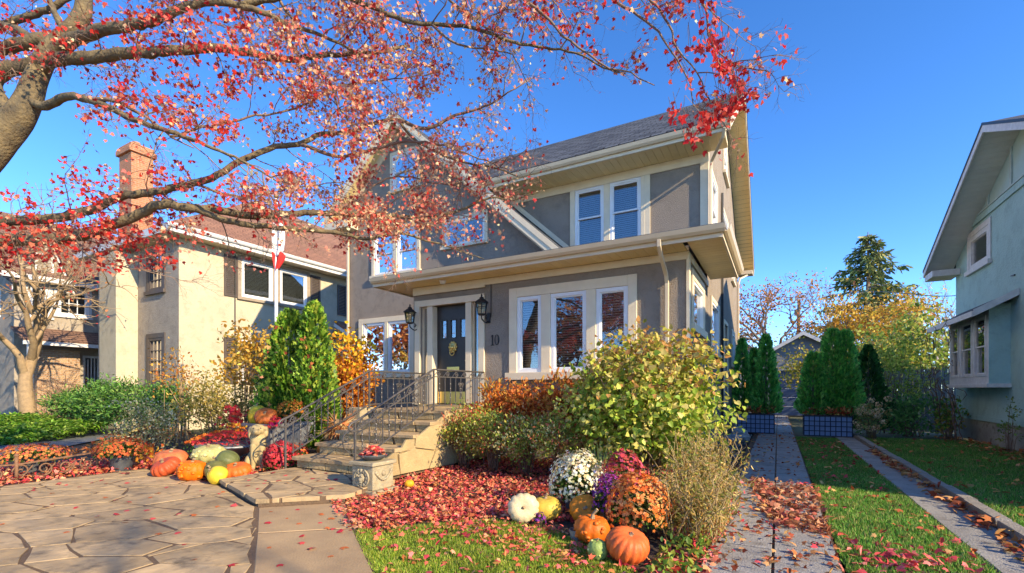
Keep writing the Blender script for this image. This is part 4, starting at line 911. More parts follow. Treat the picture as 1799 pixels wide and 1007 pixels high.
# ---- pale blue house at the far left
N4 = thing('blue_house', (-44, 9, 0), 'pale blue house with white pediment at the far left edge', 'house')
tf = east(-41); b = MB(tf); wall(b, 6.0, 15, 0, [(6,4.6),(10.5,7.2),(15,4.6)], [(8,9.2,3.2,4.6),(7.5,8.5,.9,2.3),(10,11,.9,2.3)]); b.build('wall', pm('blue_siding', (.30,.40,.47), (.27,.37,.44), scale=2), N4)
b = MB(front(6)); wall(b, -50, -41, 0, 4.6); b.build('wall', pm('blue_siding', (.30,.40,.47), (.27,.37,.44), scale=2), N4)
for a, c, z0, z1 in ((8,9.2,3.2,4.6),(7.5,8.5,.9,2.3),(10,11,.9,2.3)): win(N4, tf, a, c, z0, z1, fw=.12); boards(N4, 'window_casing', tf, a, c, z0, z1, .12, mat=m_vinyl)
roofslab('roof', [(-40.5,5.6,4.5),(-50,5.6,4.5),(-50,10.5,7.35),(-40.5,10.5,7.35)], m_shing4, N4); roofslab('roof', [(-40.5,15.4,4.5),(-50,15.4,4.5),(-50,10.51,7.35),(-40.5,10.51,7.35)], m_shing4, N4)
for ya_, yb_ in ((5.6,10.5),(15.4,10.5)):
    b = MB(); b.slab([(-40.5,ya_,4.2),(-40.5,yb_,7.05),(-40.5,yb_,7.34),(-40.5,ya_,4.49)], (.05,0,0)); b.build('barge_board', m_vinyl, N4)

# ---- seafoam house on the right
N5 = thing('seafoam_house', (8, 12.5, 0), 'seafoam green stucco house with gable roof and bay window at the right edge', 'house')
x5 = 4.40; tf = west(x5); r5y, r5z = 13.6, 6.95; s5 = .45
def z5(y): return r5z - s5*abs(y-r5y)
w5 = [(15.45,16.75,4.42,5.27)]
b = MB(tf); wall(b, 6.8, 17.9, .62, 5.60, w5); b.build('wall', m_green_st, N5)
b = MB(tf); b.box(6.8, 17.9, -.2, -.03, 0, .62); b.build('foundation', m_conc, N5)
b = MB(tf); b.slab([(6.8,.0,.55),(17.9,.0,.55),(17.9,.0,.66),(6.8,.0,.66)], (0,.02,0)); b.build('water_table', m_green_st, N5)
b = MB(tf); b.add([(10.7,0,5.601),(17.9-1.35,0,5.601),(r5y,0,r5z-.08)], [(0,1,2)]); b.build('gable_panel', pm('mint_panel', (.42,.58,.55), (.38,.53,.50), rough=.7), N5)
b = MB(tf); b.box(6.8, 17.3, .003, .04, 5.50, 5.66); b.build('belt_board', m_green_st, N5, bevel=.006)
b = MB(tf); b.box(6.8, 17.3, .003, .06, 5.661, 5.70); b.build('belt_cap', pm('mint_trim', (.50,.62,.58)), N5)
for yy in (12.7, 14.2, 15.5):
    b = MB(tf); b.box(yy-.05, yy+.05, .003, .03, 5.702, z5(yy)-.1); b.build('gable_batten', pm('mint_trim', (.48,.60,.56)), N5)
b = MB(front(6.8)); wall(b, x5, 13, 0, 3.9); b.build('wall', m_green_st, N5)
b = MB(back(17.9)); wall(b, x5, 13, 0, 5.1); b.build('wall', m_green_st, N5)
v5 = x5-.6
roofslab('roof', [(v5,6.2,z5(6.2)),(13.5,6.2,z5(6.2)),(13.5,r5y,r5z),(v5,r5y,r5z)], m_shing4, N5, .12)
roofslab('roof', [(v5,r5y+.01,r5z),(13.5,r5y+.01,r5z),(13.5,18.35,z5(18.35)),(v5,18.35,z5(18.35))], m_shing4, N5, .12)
m_mint = pm('pale_mint_soffit', (.68,.70,.64), (.62,.64,.59), rough=.6, obj_rand=.04)
for ya_, yb_ in ((6.3,r5y),(r5y,18.3)):
    L_ = abs(yb_-ya_)*sqrt(1+s5*s5); n = int(L_/.14); ang = atan2(z5(yb_)-z5(ya_), yb_-ya_); pr = plank_mesh('soffit_board', L_/n*.985, x5-v5-.03, .012, m_mint)
    for i in range(n):
        t = (i+.5)/n; yy = ya_+(yb_-ya_)*t
        o = mk('soffit_board', pr, N5, ((v5+x5)/2+.01, yy, z5(yy)-.145)); o.rotation_euler = Matrix(((0,-1,0),(cos(ang),0,-sin(ang)),(sin(ang),0,cos(ang)))).to_euler()
    b = MB(); b.slab([(v5,ya_-.05*(ya_<7),z5(ya_)-.20),(v5,yb_,z5(yb_)-.20),(v5,yb_,z5(yb_)-.02),(v5,ya_-.05*(ya_<7),z5(ya_)-.02)], (-.035,0,0)); b.build('barge_board', m_pwhite, N5)
    b = MB(); b.slab([(v5-.036,ya_,z5(ya_)-.05),(v5-.036,yb_,z5(yb_)-.05),(v5-.036,yb_,z5(yb_)+.01),(v5-.036,ya_,z5(ya_)+.01)], (-.012,0,0)); b.build('drip_edge', m_black, N5)
b = MB(); b.box(v5+.001, x5-.003, 17.5, 18.3, z5(18.3)-.33, z5(18.3)-.16); b.build('eave_return', m_pwhite, N5)
win(N5, tf, 15.45, 16.75, 4.42, 5.27, fw=.12, mat=m_pwhite); boards(N5, 'window_casing', tf, 15.45, 16.75, 4.42, 5.27, .14, mat=m_pwhite)
# bay
bx = x5-.35; bt = west(bx)
bw = [(14.40,15.12),(15.27,16.07),(16.22,16.86)]
b = MB(bt); wall(b, 14.26, 17.0, 1.45, 3.05, [(a, c, 1.62, 2.98) for a, c in bw], th=.1); by = b.build('bay', m_pwhite, N5)
for a, c in bw: win(N5, bt, a, c, 1.62, 2.98, hung=True, fw=.05, mat=m_pwhite, munt=None)
b = MB(front(14.26)); wall(b, bx, x5, 1.45, 3.2); b.build('bay_side', m_green_st, N5)
b = MB(); b.box(bx-.05, x5-.003, 14.2, 17.05, 1.36, 1.448); b.build('bay_floor', m_pwhite, N5, bevel=.006)
roofslab('bay_roof', [(bx-.35,13.85,3.02),(bx-.35,17.4,3.02),(x5-.003,17.4,3.42),(x5-.003,13.85,3.42)], m_shing4, N5, .07)
b = MB(); b.slab([(bx-.36,13.84,2.90),(x5-.003,13.84,3.30),(x5-.003,13.84,3.45),(bx-.36,13.84,3.05)], (0,-.03,0)); b.build('bay_barge', m_pwhite, N5)
b = MB(); b.box(bx-.39,bx-.35,13.85,17.4,2.90,3.02); b.build('bay_fascia', m_pwhite, N5)

# ---- garage at the end of the drive
GA = thing('garage', (1.2, 28, 0), 'grey sided garage with a dark blue door at the end of the driveway', 'garage')
gfy = 28.0
b = MB(front(gfy)); wall(b, -1.4, 3.6, 0, [(-1.4,2.7),(1.1,4.15),(3.6,2.7)], [(-.4,2.4,0,2.3)], th=.15); b.build('wall', m_siding, GA)
for i in range(10):
    z0 = 2.4+i*.17; hw = min(2.5, 2.5*(4.15-z0)/1.45)
    b = MB(front(gfy)); b.slab([(1.1-hw,.012,z0),(1.1+hw,.012,z0),(1.1+max(hw-.27,.01),.004,z0+.165),(1.1-max(hw-.27,.01),.004,z0+.165)], (0,.012,0)); b.build('siding_board', m_siding, GA)
for i in range(5):
    b = MB(front(gfy)); b.box(-.4,2.4,-.14,-.09,i*.46+.005,i*.46+.45); p_ = b.build('door_panel', m_navy, GA, bevel=.012)
b = MB(front(gfy)); b.box(-.55,-.402,.003,.04,0,2.45); b.box(2.402,2.55,.003,.04,0,2.45); b.box(-.401,2.401,.003,.04,2.302,2.45); b.build('door_frame', m_siding, GA)
b = MB(east(3.6)); wall(b, gfy, 34, 0, 2.7); b.build('wall', m_siding, GA); b = MB(west(-1.4)); wall(b, gfy, 34, 0, 2.7); b.build('wall', m_siding, GA)
roofslab('roof', [(-1.7,27.7,2.62),(1.1,27.7,4.25),(1.1,34,4.25),(-1.7,34,2.62)], m_shing4, GA); roofslab('roof', [(3.9,27.7,2.62),(3.9,34,2.62),(1.1,34,4.251),(1.1,27.7,4.251)], m_shing4, GA)
for q in ((-1.7,2.5,1.1,4.13),(3.9,2.5,1.1,4.13)):
    b = MB(); b.slab([(q[0],27.69,q[1]-.08),(q[2],27.69,q[3]-.08),(q[2],27.69,q[3]+.1),(q[0],27.69,q[1]+.1)], (0,-.03,0)); b.build('barge_board', m_pwhite, GA)
# ---- white house behind the garage, plank fence, utility pole, cables
NB = thing('white_house', (-4.5, 44, 0), 'small pale house glimpsed behind the evergreens past the driveway', 'house')
b = MB(front(40)); wall(b, -6.0, 1.5, 0, [(-6,3.2),(-2.2,4.6),(1.5,3.2)], [(-2.2,-1.2,1.8,2.9)]); b.build('wall', m_pwhite, NB); win(NB, front(40), -2.2, -1.2, 1.8, 2.9)
roofslab('roof', [(-6.5,39.6,3.05),(-2.2,39.6,4.75),(-2.2,47,4.75),(-6.5,47,3.05)], m_shing4, NB); roofslab('roof', [(2,39.6,3.05),(2,47,3.05),(-2.2,47,4.75),(-2.2,39.6,4.75)], m_shing4, NB)
F = thing('plank_fence', (4.0, 18.9, 0), 'weathered blue-grey plank fence beside the seafoam house', 'fence')
rf = random.Random(5); x = 2.3
while x < 5.6:
    wd = rf.uniform(.12,.15); b = MB(); b.box(x, x+wd-.012, 18.86+rf.uniform(0,.012), 18.89+rf.uniform(0,.01), .02, 1.95+rf.uniform(-.03,.03)); b.build('plank', m_fence, F); x += wd
b = MB(); b.box(2.3,5.6,18.905,18.96,.4,.5); b.box(2.3,5.6,18.905,18.96,1.6,1.7); b.build('rail', m_fence, F)
b = MB(); b.tube([(1.35,47,0),(1.55,47,8.9)], [.16,.12], 10); UP = thing('utility_pole', (1.35,47,0), 'wooden utility pole rising behind the garage', 'pole'); b.build('pole', m_wood, UP, smooth=True)
b = MB(); b.box(1.2,1.5,46.8,46.86,7.6,8.1); b.build('meter_box', m_wood, UP)
pa, pb = Vector((x5+.02,16.2,3.85)), sight(1340,560,60)
b = MB(); b.tube(curve([(x5-.02,14.0,3.75),(5.2,22,4.6),(4.2,34,7.0),(1.4,47,8.7)], 1), .018, 4); tag(b.build('overhead_cable', m_black), 'thin overhead cable running from the seafoam house wall past the trees', 'cable')

# ================================================================== blue planters with evergreens along the drive
def planter(x0, x1, y0, label):
    T = thing('crate_planter', ((x0+x1)/2, y0+.25, 0), label, 'planter', 'blue planters at the end of the lawn')
    b = MB(); b.box(x0, x1, y0, y0+.5, .02, .58); b.build('liner', m_blue, T)
    n = int((x1-x0)/.115); b0 = MB(); b0.box(-.011,.011,-.012,0,0,.58); vb = b0.mesh('grid_bar', m_bluedk)
    for i in range(n+1): mk('grid_bar', vb, T, (x0+(x1-x0)*i/n, y0-.004, .02))
    b0 = MB(); b0.box(x0-.012-(x0+x1)/2, x1+.012-(x0+x1)/2, -.012,0,-.011,.011); hb = b0.mesh('grid_rail', m_bluedk)
    for i in range(5): mk('grid_rail', hb, T, ((x0+x1)/2, y0-.018, .03+i*.135))
    b = MB(); b.box(x0+.02, x1-.02, y0+.02, y0+.48, .581, .60); b.build('soil', m_soil, T)
    b = MB()
    for xx in (x0, x1): 
        for i in range(5): b.box(xx-.006+(.008 if xx==x1 else -.008), xx+.006+(.008 if xx==x1 else -.008), y0+i*.12, y0+i*.12+.02, .02, .58)
    b.build('side_grid', m_bluedk, T)
    rng = np.random.default_rng(int(abs(x0*100))); n = 150; P = np.column_stack([rng.uniform(x0,x1,n), rng.uniform(y0-.03,y0+.3,n), .62+.16*rng.random(n)])
    A = rnd(rng,n)+[0,-.2,.6]; L = rng.uniform(.07,.14,n); cloud('dried_leaves', P, A, rnd(rng,n), L, L*.8, pick(OCHRE, n, rng), T_CURL, m_dry, T, 'stuff')
planter(-1.08,-.10,15.95,'blue crate planter at the foot of the grey-brown house wall')
planter(.64,1.76,15.75,'wider blue crate planter standing between the wheel tracks')
TG = [S(100,180,82), S(122,198,90), S(84,162,76), S(145,205,105)]
def thuja(label, loc, r, h, rng, base=.6, n=2600, pal=None, cat='tree', group=None, size=.13, power=.62):
    T = thing('evergreen', (*loc, 0), label, cat, group)
    b = MB(); b.tube([(loc[0],loc[1],0),(loc[0],loc[1],base+h*.85)], [.05,.012], 8); b.build('trunk', m_greybark, T, smooth=True)
    t = rng.random(n)**1.25; th = 2*pi*rng.random(n); prof = np.minimum(1, (1-t)**power*1.04)*(.78+.22*np.minimum(1, t*9))
    lump = 1+.13*np.sin(4*th+9*t)+.11*np.sin(7*th-15*t)+.07*np.sin(13*th+31*t); rr_ = r*prof*lump*(rng.random(n)**.22)*(1+.07*rng.normal(size=n))
    P = np.column_stack([loc[0]+rr_*np.cos(th), loc[1]+rr_*np.sin(th), base+h*t]); out = np.column_stack([np.cos(th), np.sin(th), np.full(n,.9)])
    A = out*.8+.5*rnd(rng,n)+[0,0,.5]; N = np.column_stack([-np.sin(th), np.cos(th), np.zeros(n)])+.6*rnd(rng,n)
    L = size*rng.uniform(.6,1.2,n); cloud('foliage', P, A, N, L, L*.8, pick(pal or TG, n, rng, .22), T_SPRAY, m_leaf, T, 'stuff'); return T
rg5 = np.random.default_rng(51)
grp = 'clipped evergreens in the blue planters'
thuja('slim evergreen closest to the house wall, left blue planter', (-.98,16.5), .30, 2.25, rg5, group=grp)
thuja('short slim evergreen between two taller ones in left blue planter', (-.66,16.75), .27, 1.95, rg5, group=grp)
thuja('pointed evergreen at the driveway end of left blue planter', (-.32,16.3), .37, 2.32, rg5, group=grp, n=3200)
thuja('low rounded evergreen at the driveway end of the wider blue planter', (.88,16.15), .36, 1.72, rg5, group=grp, power=.5, n=2800)
thuja('tall broad evergreen in the middle of the wider blue planter', (1.36,16.3), .42, 2.38, rg5, group=grp, power=.42, n=3600)
thuja('tall evergreen at the lawn end of the wider blue planter', (1.66,16.3), .36, 2.34, rg5, group=grp, power=.45, n=3000)
thuja('dark cone evergreen on the ground behind the brown hydrangea', (2.30,17.2), .50, 2.4, rg5, base=.15, n=3200, pal=[S(55,110,52), S(70,125,60), S(45,90,45)])
# grey rocks at the house corner
rk = random.Random(8)
for i, (xx, yy, s, lb) in enumerate(((-.93,14.3,.26,'largest grey boulder by the house wall near the blue planter'), (-.80,13.6,.17,'rounded grey boulder in front of the largest one by the house wall'), (-1.0,13.0,.20,'grey boulder nearest the camera along the house wall'), (-1.05,15.2,.16,'small grey boulder touching the blue planter by the house'))):
    b = MB(); b.ell((xx,yy,s*.45), (s,s*.9,s*.65), 10, 7)
    for v in b.v: v += Vector((rk.uniform(-1,1),rk.uniform(-1,1),rk.uniform(-1,1)))*s*.13
    o = b.build('boulder', m_rock); tag(o, lb, 'boulder', 'boulders along the house wall')
rgs = np.random.default_rng(77); n = 900
P2 = sample([(-1.24,8.3),(-.66,8.3),(-.66,15.8),(-1.24,15.8)], n, rgs); P = np.column_stack([P2, np.full(n, .0)])
L = rgs.uniform(.03,.07,n); tag(cloud('gravel', P, rnd(rgs,n)*[1,1,.2], rnd(rgs,n)*.4+[0,0,1], L, L, pick([(.30,.30,.31),(.22,.22,.23),(.38,.37,.36)], n, rgs), T_CURL, m_dry), 'grey gravel strip along the house wall', 'gravel', kind='stuff')

# ================================================================== the front garden
R1 = np.random.default_rng(101)
# stone planter with lion relief
LP = thing('lion_planter', (-4.52,4.43,.0), 'square cast stone planter with a lion relief at the foot of the steps', 'planter')
px0, px1, py0, py1 = -4.72, -4.34, 4.24, 4.62
b = MB(); b.prism([(px0-.04,py0-.04),(px1+.04,py0-.04),(px1+.04,py1+.04),(px0-.04,py1+.04)], .0, .06); b.build('plinth', m_cast, LP, bevel=.01)
b = MB(); b.prism([(px0+.01,py0+.01),(px1-.01,py0+.01),(px1-.01,py1-.01),(px0+.01,py1-.01)], .061, .36); b.build('body', m_cast, LP, bevel=.012)
b = MB(); b.prism([(px0-.02,py0-.02),(px1+.02,py0-.02),(px1+.02,py1+.02),(px0-.02,py1+.02)], .361, .41); b.build('rim', m_cast, LP, bevel=.012)
for face in (0, 1):
    mp = (lambda u, w, z: ((px0+px1)/2+u, py0+.01-w, z)) if face == 0 else (lambda u, w, z: (px1-.01+w, (py0+py1)/2+u, z))
    b = MB()
    def el(u, w, z, r):
        c = mp(u, w, z); b.ell(c, (r[0], r[1], r[2]) if face == 0 else (r[1], r[0], r[2]), 9, 6)
    if face == 0:
        el(0,.005,.21,(.055,.04,.06)); el(0,.035,.19,(.028,.02,.025)); el(-.025,.035,.235,(.014,.014,.012)); el(.025,.035,.235,(.014,.014,.012)); el(0,.03,.16,(.03,.018,.015))
        for k in range(11): a = 2*pi*k/11; el(.088*cos(a),.002,.21+.088*sin(a),(.03,.022,.032))
        b.tube([mp(.12*cos(a),.012,.21+.11*sin(a)) for a in [-1.2+2.4*i/10 for i in range(11)]], .012, 6); b.tube([mp(-.12*cos(a),.012,.21+.11*sin(a)) for a in [-1.2+2.4*i/10 for i in range(11)]], .012, 6)
    else:
        b.tube([mp(-.13+.26*i/12,.008,.27-.09*sin(pi*i/12)) for i in range(13)], .016, 6); el(0,.004,.26,(.035,.025,.035)); el(-.13,.004,.28,(.025,.022,.025)); el(.13,.004,.28,(.025,.022,.025))
        for k in range(9): el(-.11+.0275*k,.01,.265-.085*sin(pi*(k+.5)/9),(.018,.018,.018))
    b.build('relief', m_cast, LP, smooth=True)
b = MB(); b.lathe([(.10,.0),(.175,.05),(.185,.075),(.178,.076),(.16,.05)], 20, ((px0+px1)/2,(py0+py1)/2,.412)); b.build('bowl', m_zinc, LP, smooth=True)
n = 160; a_ = 2*pi*R1.random(n); r_ = .16*np.sqrt(R1.random(n)); P = np.column_stack([(px0+px1)/2+r_*np.cos(a_), (py0+py1)/2+r_*np.sin(a_), .47+.11*(1-(r_/.16)**2)+.02*R1.random(n)])
cloud('fallen_leaves', P, rnd(R1,n)*[1,1,.4], rnd(R1,n)*.5+[0,0,1], .055, .05, pick(LITTER, n, R1), T_MAPLE, m_dry, LP, 'stuff')

# pumpkin group on the right of the lawn
OR, DO, CR, YE, GR = S(226,112,28), S(205,85,25), S(226,206,160), S(222,190,60), S(120,135,70)
rp = random.Random(3)
pumpkin('white ribbed pumpkin lying on its side at the lawn edge', (-2.19,4.13), .155, .19, CR, rp, 12, .07, .3, (1.35,0,.5), stem=.03)
pumpkin('pale yellow smooth pumpkin beside the white one', (-2.05,4.36), .15, .24, S(214,180,70), rp, 10, .03, .15, (.15,0,0))
pumpkin('flat orange pumpkin propped upright below the white flowers', (-1.66,4.42), .15, .15, S(228,138,30), rp, 12, .05, .3, (1.25,0,.35), stem=.05)
pumpkin('knobbly orange pumpkin with curved stem in the lawn group', (-1.40,3.90), .15, .235, S(222,112,26), rp, 10, .08, .22, (.1,.1,0), warts=.014, stem=.10)
pumpkin('largest ribbed orange pumpkin at the front of the lawn group', (-1.00,3.58), .165, .25, S(232,110,52), rp, 16, .10, .28, (.35,.25,.4), stem=.03)
pumpkin('small green and yellow warty gourd before the orange pumpkins', (-1.21,3.50), .075, .17, S(150,170,90), rp, 8, .08, .15, (.2,0,0), warts=.012, name='gourd', wartcol=S(225,215,130), stem=.03)
b = MB(); b.lathe([(.05,0),(.065,.10),(.068,.10),(.055,.02)], 14, (-1.52,3.86,0)); tag(b.build('small_pot', m_galv), 'little grey tin pot half hidden by the knobbly pumpkin', 'pot')
WH = [S(248,240,205), S(240,225,175), S(250,246,225), S(228,208,150)]
mum('round mound of cream white chrysanthemums in the lawn group', (-1.90,4.86), .31, .50, WH, R1, z0=.12, nf=900, fs=.042, pot=(.16,.14,m_zinc))
mum('orange chrysanthemum mound behind the largest pumpkin', (-1.10,4.28), .27, .44, [S(235,130,50), S(240,150,80), S(225,105,40), S(245,170,100)], R1, z0=.10, nf=950, fs=.043)
mum('small purple aster left of the orange chrysanthemums', (-1.43,4.44), .15, .38, [S(150,60,150), S(175,80,165), S(125,45,140)], R1, z0=.12, nf=240, fs=.036, name='aster')
mum('dusty red chrysanthemum behind the orange one', (-1.40,4.85), .24, .50, [S(205,75,80), S(190,60,70), S(220,105,90), S(200,85,120)], R1, z0=.16, nf=460, fs=.045)
mum('tiny purple pansy clump between white and yellow pumpkins', (-2.02,4.14), .06, .10, [S(120,50,170), S(150,70,160)], R1, z0=.02, nf=26, fs=.045, name='pansy')
b = MB(); b.lathe([(.10,0),(.15,.20),(.165,.205),(.165,.235),(.14,.235),(.13,.19)], 20, (-1.02,5.02,.12)); CP = b.build('cream_pot', m_cast, smooth=False); tag(CP, 'cream clay pot tucked behind the dusty red chrysanthemum', 'pot')

# leaf litter, grass
scatter('fallen_leaves', [(-4.45,3.7),(-3.5,3.2),(-2.75,3.9),(-2.2,4.2),(-1.7,4.4),(-1.3,6.0),(-1.4,7.9),(-4.8,7.9),(-4.8,4.85)], 14000, LITTER*2+OCHRE[:4]+[S(150,55,55), S(125,50,45)], R1, z=-.005, lift=.07, size=(.032,.058), label='thick carpet of fallen red maple leaves in the bed by the steps', cat='leaves')
scatter('fallen_leaves', [(-3.3,3.1),(-2.4,2.4),(-.66,1.6),(-.66,3.4),(-1.7,4.0),(-2.6,4.0)], 560, LITTER+OCHRE[:2], R1, z=.02, lift=.04, size=(.035,.062), label='red and tan leaves scattered over the front lawn', cat='leaves')
scatter('fallen_leaves', [(-4.3,3.6),(-3.4,3.0),(-2.75,3.5),(-1.2,3.1),(-.8,3.5),(-1.6,4.1),(-2.6,4.2)], 900, LITTER+OCHRE, R1, z=.01, lift=.05, size=(.032,.06), label='thinning red and tan leaves where the leaf carpet meets the lawn', cat='leaves')
scatter('fallen_leaves', [(-.85,2.9),(-.42,2.9),(-.40,6.2),(-.8,6.2)], 900, LITTER+OCHRE, R1, z=.0, lift=.05, label='fallen leaves along the bed edge beside the driveway', cat='leaves')
scatter('fallen_leaves', [(-.62,3.2),(.42,3.2),(.5,7.6),(-.5,7.9)], 560, OCHRE+OCHRE+LITTER[:3], R1, z=.012, lift=.03, size=(.035,.075), label='fallen leaves on the near driveway slabs', cat='leaves', wts=None)
scatter('fallen_leaves', [(-.1,5.2),(.42,5.0),(.42,7.4),(-.35,7.6)], 980, [S(180,120,85), S(200,145,105), S(185,95,78), S(160,100,70), S(220,170,125), S(140,85,60)], R1, z=.015, lift=.05, size=(.04,.085), label='drift of brown leaves across the driveway slabs', cat='leaves')
scatter('fallen_leaves', [(-.62,8),(.42,8),(.42,26),(-.62,26)], 380, OCHRE, R1, z=.014, lift=.02, size=(.05,.085), label='sparse dry leaves on the far driveway slabs', cat='leaves')
scatter('fallen_leaves', [(.45,2.5),(1.38,2.5),(1.38,14.5),(.45,14.5)], 420, OCHRE+LITTER[:2], R1, z=.02, lift=.035, size=(.045,.085), label='dry leaves scattered on the grass strip between the wheel tracks', cat='leaves')
scatter('fallen_leaves', [(.5,4.2),(1.25,4.3),(1.3,4.9),(.5,5.0)], 90, LITTER[:3], R1, z=.03, lift=.04, size=(.045,.08), label='patch of red leaves on the near end of the grass strip', cat='leaves')
scatter('fallen_leaves', [(1.60,2.6),(1.80,2.6),(1.80,12.5),(1.66,12.5)], 460, OCHRE, R1, z=.012, lift=.07, size=(.06,.11), label='brown leaves gathered in the right wheel track against the kerb', cat='leaves')
scatter('fallen_leaves', [(1.95,4.5),(4.35,4.5),(4.35,15.8),(1.95,15.8)], 260, OCHRE, R1, z=.025, lift=.03, size=(.06,.1), label='a few dry leaves lying on the side lawn', cat='leaves')
scatter('fallen_leaves', [(3.7,8),(4.38,8),(4.38,17),(3.7,17)], 420, OCHRE, R1, z=.02, lift=.05, size=(.06,.1), label='dry leaves along the foot of the seafoam house', cat='leaves')
scatter('fallen_leaves', [(-11,1.4),(-9.14,1.8),(-9.12,3.9),(-6.7,3.78),(-6.7,4.9),(-9.5,5.4),(-11,4.2)], 4200, LITTER+OCHRE[:2], R1, z=-.01, lift=.10, size=(.045,.08), label='fallen red leaves heaped around the pots and pumpkins left of the walk', cat='leaves')
for px_, py_, m_ in ((690,862,0),):
    pass
# single leaves lying apart on the paving
mb_ = {}
for ci, c in enumerate((S(190,45,60), S(210,80,80), S(200,110,60))):
    one = cloud('fallen_leaf', np.zeros((1,3)), np.array([[0,1,.05]]), np.array([[0,0,1.]]), 1, .9, np.array([c]), T_MAPLE, m_dry); mb_[ci] = one.data; bpy.data.objects.remove(one)
k = 0
for poly_, zz, cnt in (([(-9.0,2.3),(-4.6,1.0),(-2.8,.9),(-3.35,2.0),(-5.0,3.1),(-6.6,3.6),(-9.0,3.8)], .016, 56), ([(-6.5,3.75),(-5.05,3.3),(-4.45,3.85),(-4.6,4.7),(-6.5,4.7)], .104, 22), ([(-4.9,3.15),(-4.4,3.7),(-3.5,3.0),(-2.4,2.2),(-3.1,1.9)], .016, 22)):
    for p in sample(poly_, cnt, R1):
        s = R1.uniform(.05,.085); o = mk('fallen_leaf', mb_[int(R1.integers(0,3))], None, (p[0], p[1], zz+.004), (R1.normal()*.15, R1.normal()*.15, R1.uniform(0,6.28)), (s,s,s))
        tag(o, 'single fallen red maple leaf lying on the paving', 'leaf', 'loose leaves on the paving'); k += 1
LG = [S(140,165,50), S(165,180,60), S(110,145,40), S(185,185,90)]
grass('lawn_grass', [(-3.42,3.1),(-2.45,2.42),(-1.9,1.6),(-.66,1.6),(-.66,3.2),(-1.1,3.6),(-1.75,4.0),(-2.5,4.1)], 52000, R1, 'short yellow-green grass of the front lawn', (.025,.055), LG, .006)
DG = [S(95,150,52), S(115,168,62), S(80,132,46), S(140,172,82), S(165,155,95)]
grass('lawn_grass', [(.43,1.5),(1.37,1.5),(1.37,15.3),(.43,15.3)], 70000, R1, 'green grass strip between the driveway wheel tracks', (.03,.06), DG, .008)
grass('lawn_grass', [(1.95,2.5),(4.36,2.5),(4.36,16.1),(1.95,16.1)], 110000, R1, 'green side lawn in the shade of the seafoam house', (.03,.07), DG, .009)
grass('lawn_grass', [(-26,1),(-14.7,1),(-14.7,3.2),(-26,6.8)], 30000, R1, 'green lawn of the neighbouring front yard at far left', (.05,.10), DG, .02, -.03)
# ---- pumpkins and pots left of the walk
pumpkin('large salmon pumpkin at the back left of the pumpkin pile', (-8.62,4.02), .25, .36, S(214,120,72), rp, 12, .06, .25, (.1,.1,0))
pumpkin('red-orange deeply ribbed pumpkin at the left end of the pile', (-8.10,3.70), .20, .24, S(200,88,48), rp, 14, .12, .3, (.5,-.2,.4))
pumpkin('small cream squash tucked between orange pumpkins', (-7.75,3.86), .11, .22, S(235,205,130), rp, 8, .03, .1, (.9,0,.8))
pumpkin('bright orange bumpy pumpkin at the centre of the pile', (-7.40,3.72), .19, .31, S(238,118,12), rp, 10, .09, .2, (0,.1,0), warts=.016)
pumpkin('pale green warty squash on top of the pile by the bowl', (-8.05,4.30), .24, .28, S(190,185,120), rp, 10, .10, .2, (.2,.1,0), warts=.03, z=.12, name='squash', wartcol=S(215,205,140))
pumpkin('olive green squash lying behind the yellow one', (-7.12,3.90), .15, .28, S(110,110,62), rp, 8, .05, .12, (1.1,.1,.2), name='squash')
pumpkin('dark green acorn squash leaning on the olive one', (-7.30,4.16), .19, .34, S(105,112,66), rp, 10, .06, .15, (1.2,0,-.7), z=.03, name='squash')
pumpkin('smooth lemon yellow squash at the front of the pile', (-6.76,3.72), .135, .24, S(236,205,60), rp, 8, .02, .1, (.9,.2,-.6), name='squash', pear=.15, stem=.03)
pumpkin('flat bright orange pumpkin in front of the stone dog', (-7.00,4.12), .21, .22, S(228,112,40), rp, 14, .09, .32, (.25,.1,0), stem=.05)
# iron-edged pots
mum('orange chrysanthemum in a dark pot beside the rusty edging', (-9.30,3.62), .36, .36, [S(215,105,55), S(230,140,70), S(205,85,55), S(190,120,60)], R1, z0=.22, nf=520, fs=.045, pot=(.17,.22,m_zinc), flat=.75)
mum('wide faded orange chrysanthemum in the pot behind the rusty edging, left', (-10.0,2.75), .46, .34, [S(205,130,70), S(220,150,80), S(210,90,75), S(175,110,60)], R1, z0=.20, nf=620, fs=.045, pot=(.19,.22,m_zinc), flat=.7)
mum('red chrysanthemum ball at the foot of the left railing', (-7.0,4.85), .24, .40, [S(212,60,70), S(190,45,60), S(225,85,88)], R1, z0=.06, nf=900, fs=.046)
for nm, lb, p, hh in (('spiky_plant','green spiky grass tuft among the left pots, nearer the path',(-10.2,3.75),.42), ('spiky_plant','green spiky grass tuft between the two orange chrysanthemum pots',(-9.75,3.75),.38)):
    T = thing(nm, (*p, 0), lb, 'plant', 'spiky tufts among the pots'); n = 46; a_ = 2*pi*R1.random(n)
    P = np.column_stack([p[0]+.03*np.cos(a_), p[1]+.03*np.sin(a_), np.full(n,.12)]); A = np.column_stack([np.cos(a_)*.55, np.sin(a_)*.55, .6+.8*R1.random(n)]); N = np.column_stack([np.cos(a_), np.sin(a_), -.5*np.ones(n)])
    cloud('blades', P, A, -N, hh*R1.uniform(.6,1.1,n), .016, pick([S(120,150,90), S(150,170,100), S(95,125,70)], n, R1), T_BLADE, m_grass, T, 'stuff')
n = 130; T = thing('yellow_foliage', (-9.55,3.95,0), 'yellow-orange leafy plant behind the rusty edging pots', 'plant'); P = np.array([-9.6,4.0,.22])+R1.normal(size=(n,3))*[.30,.14,.07]; L = R1.uniform(.06,.11,n)
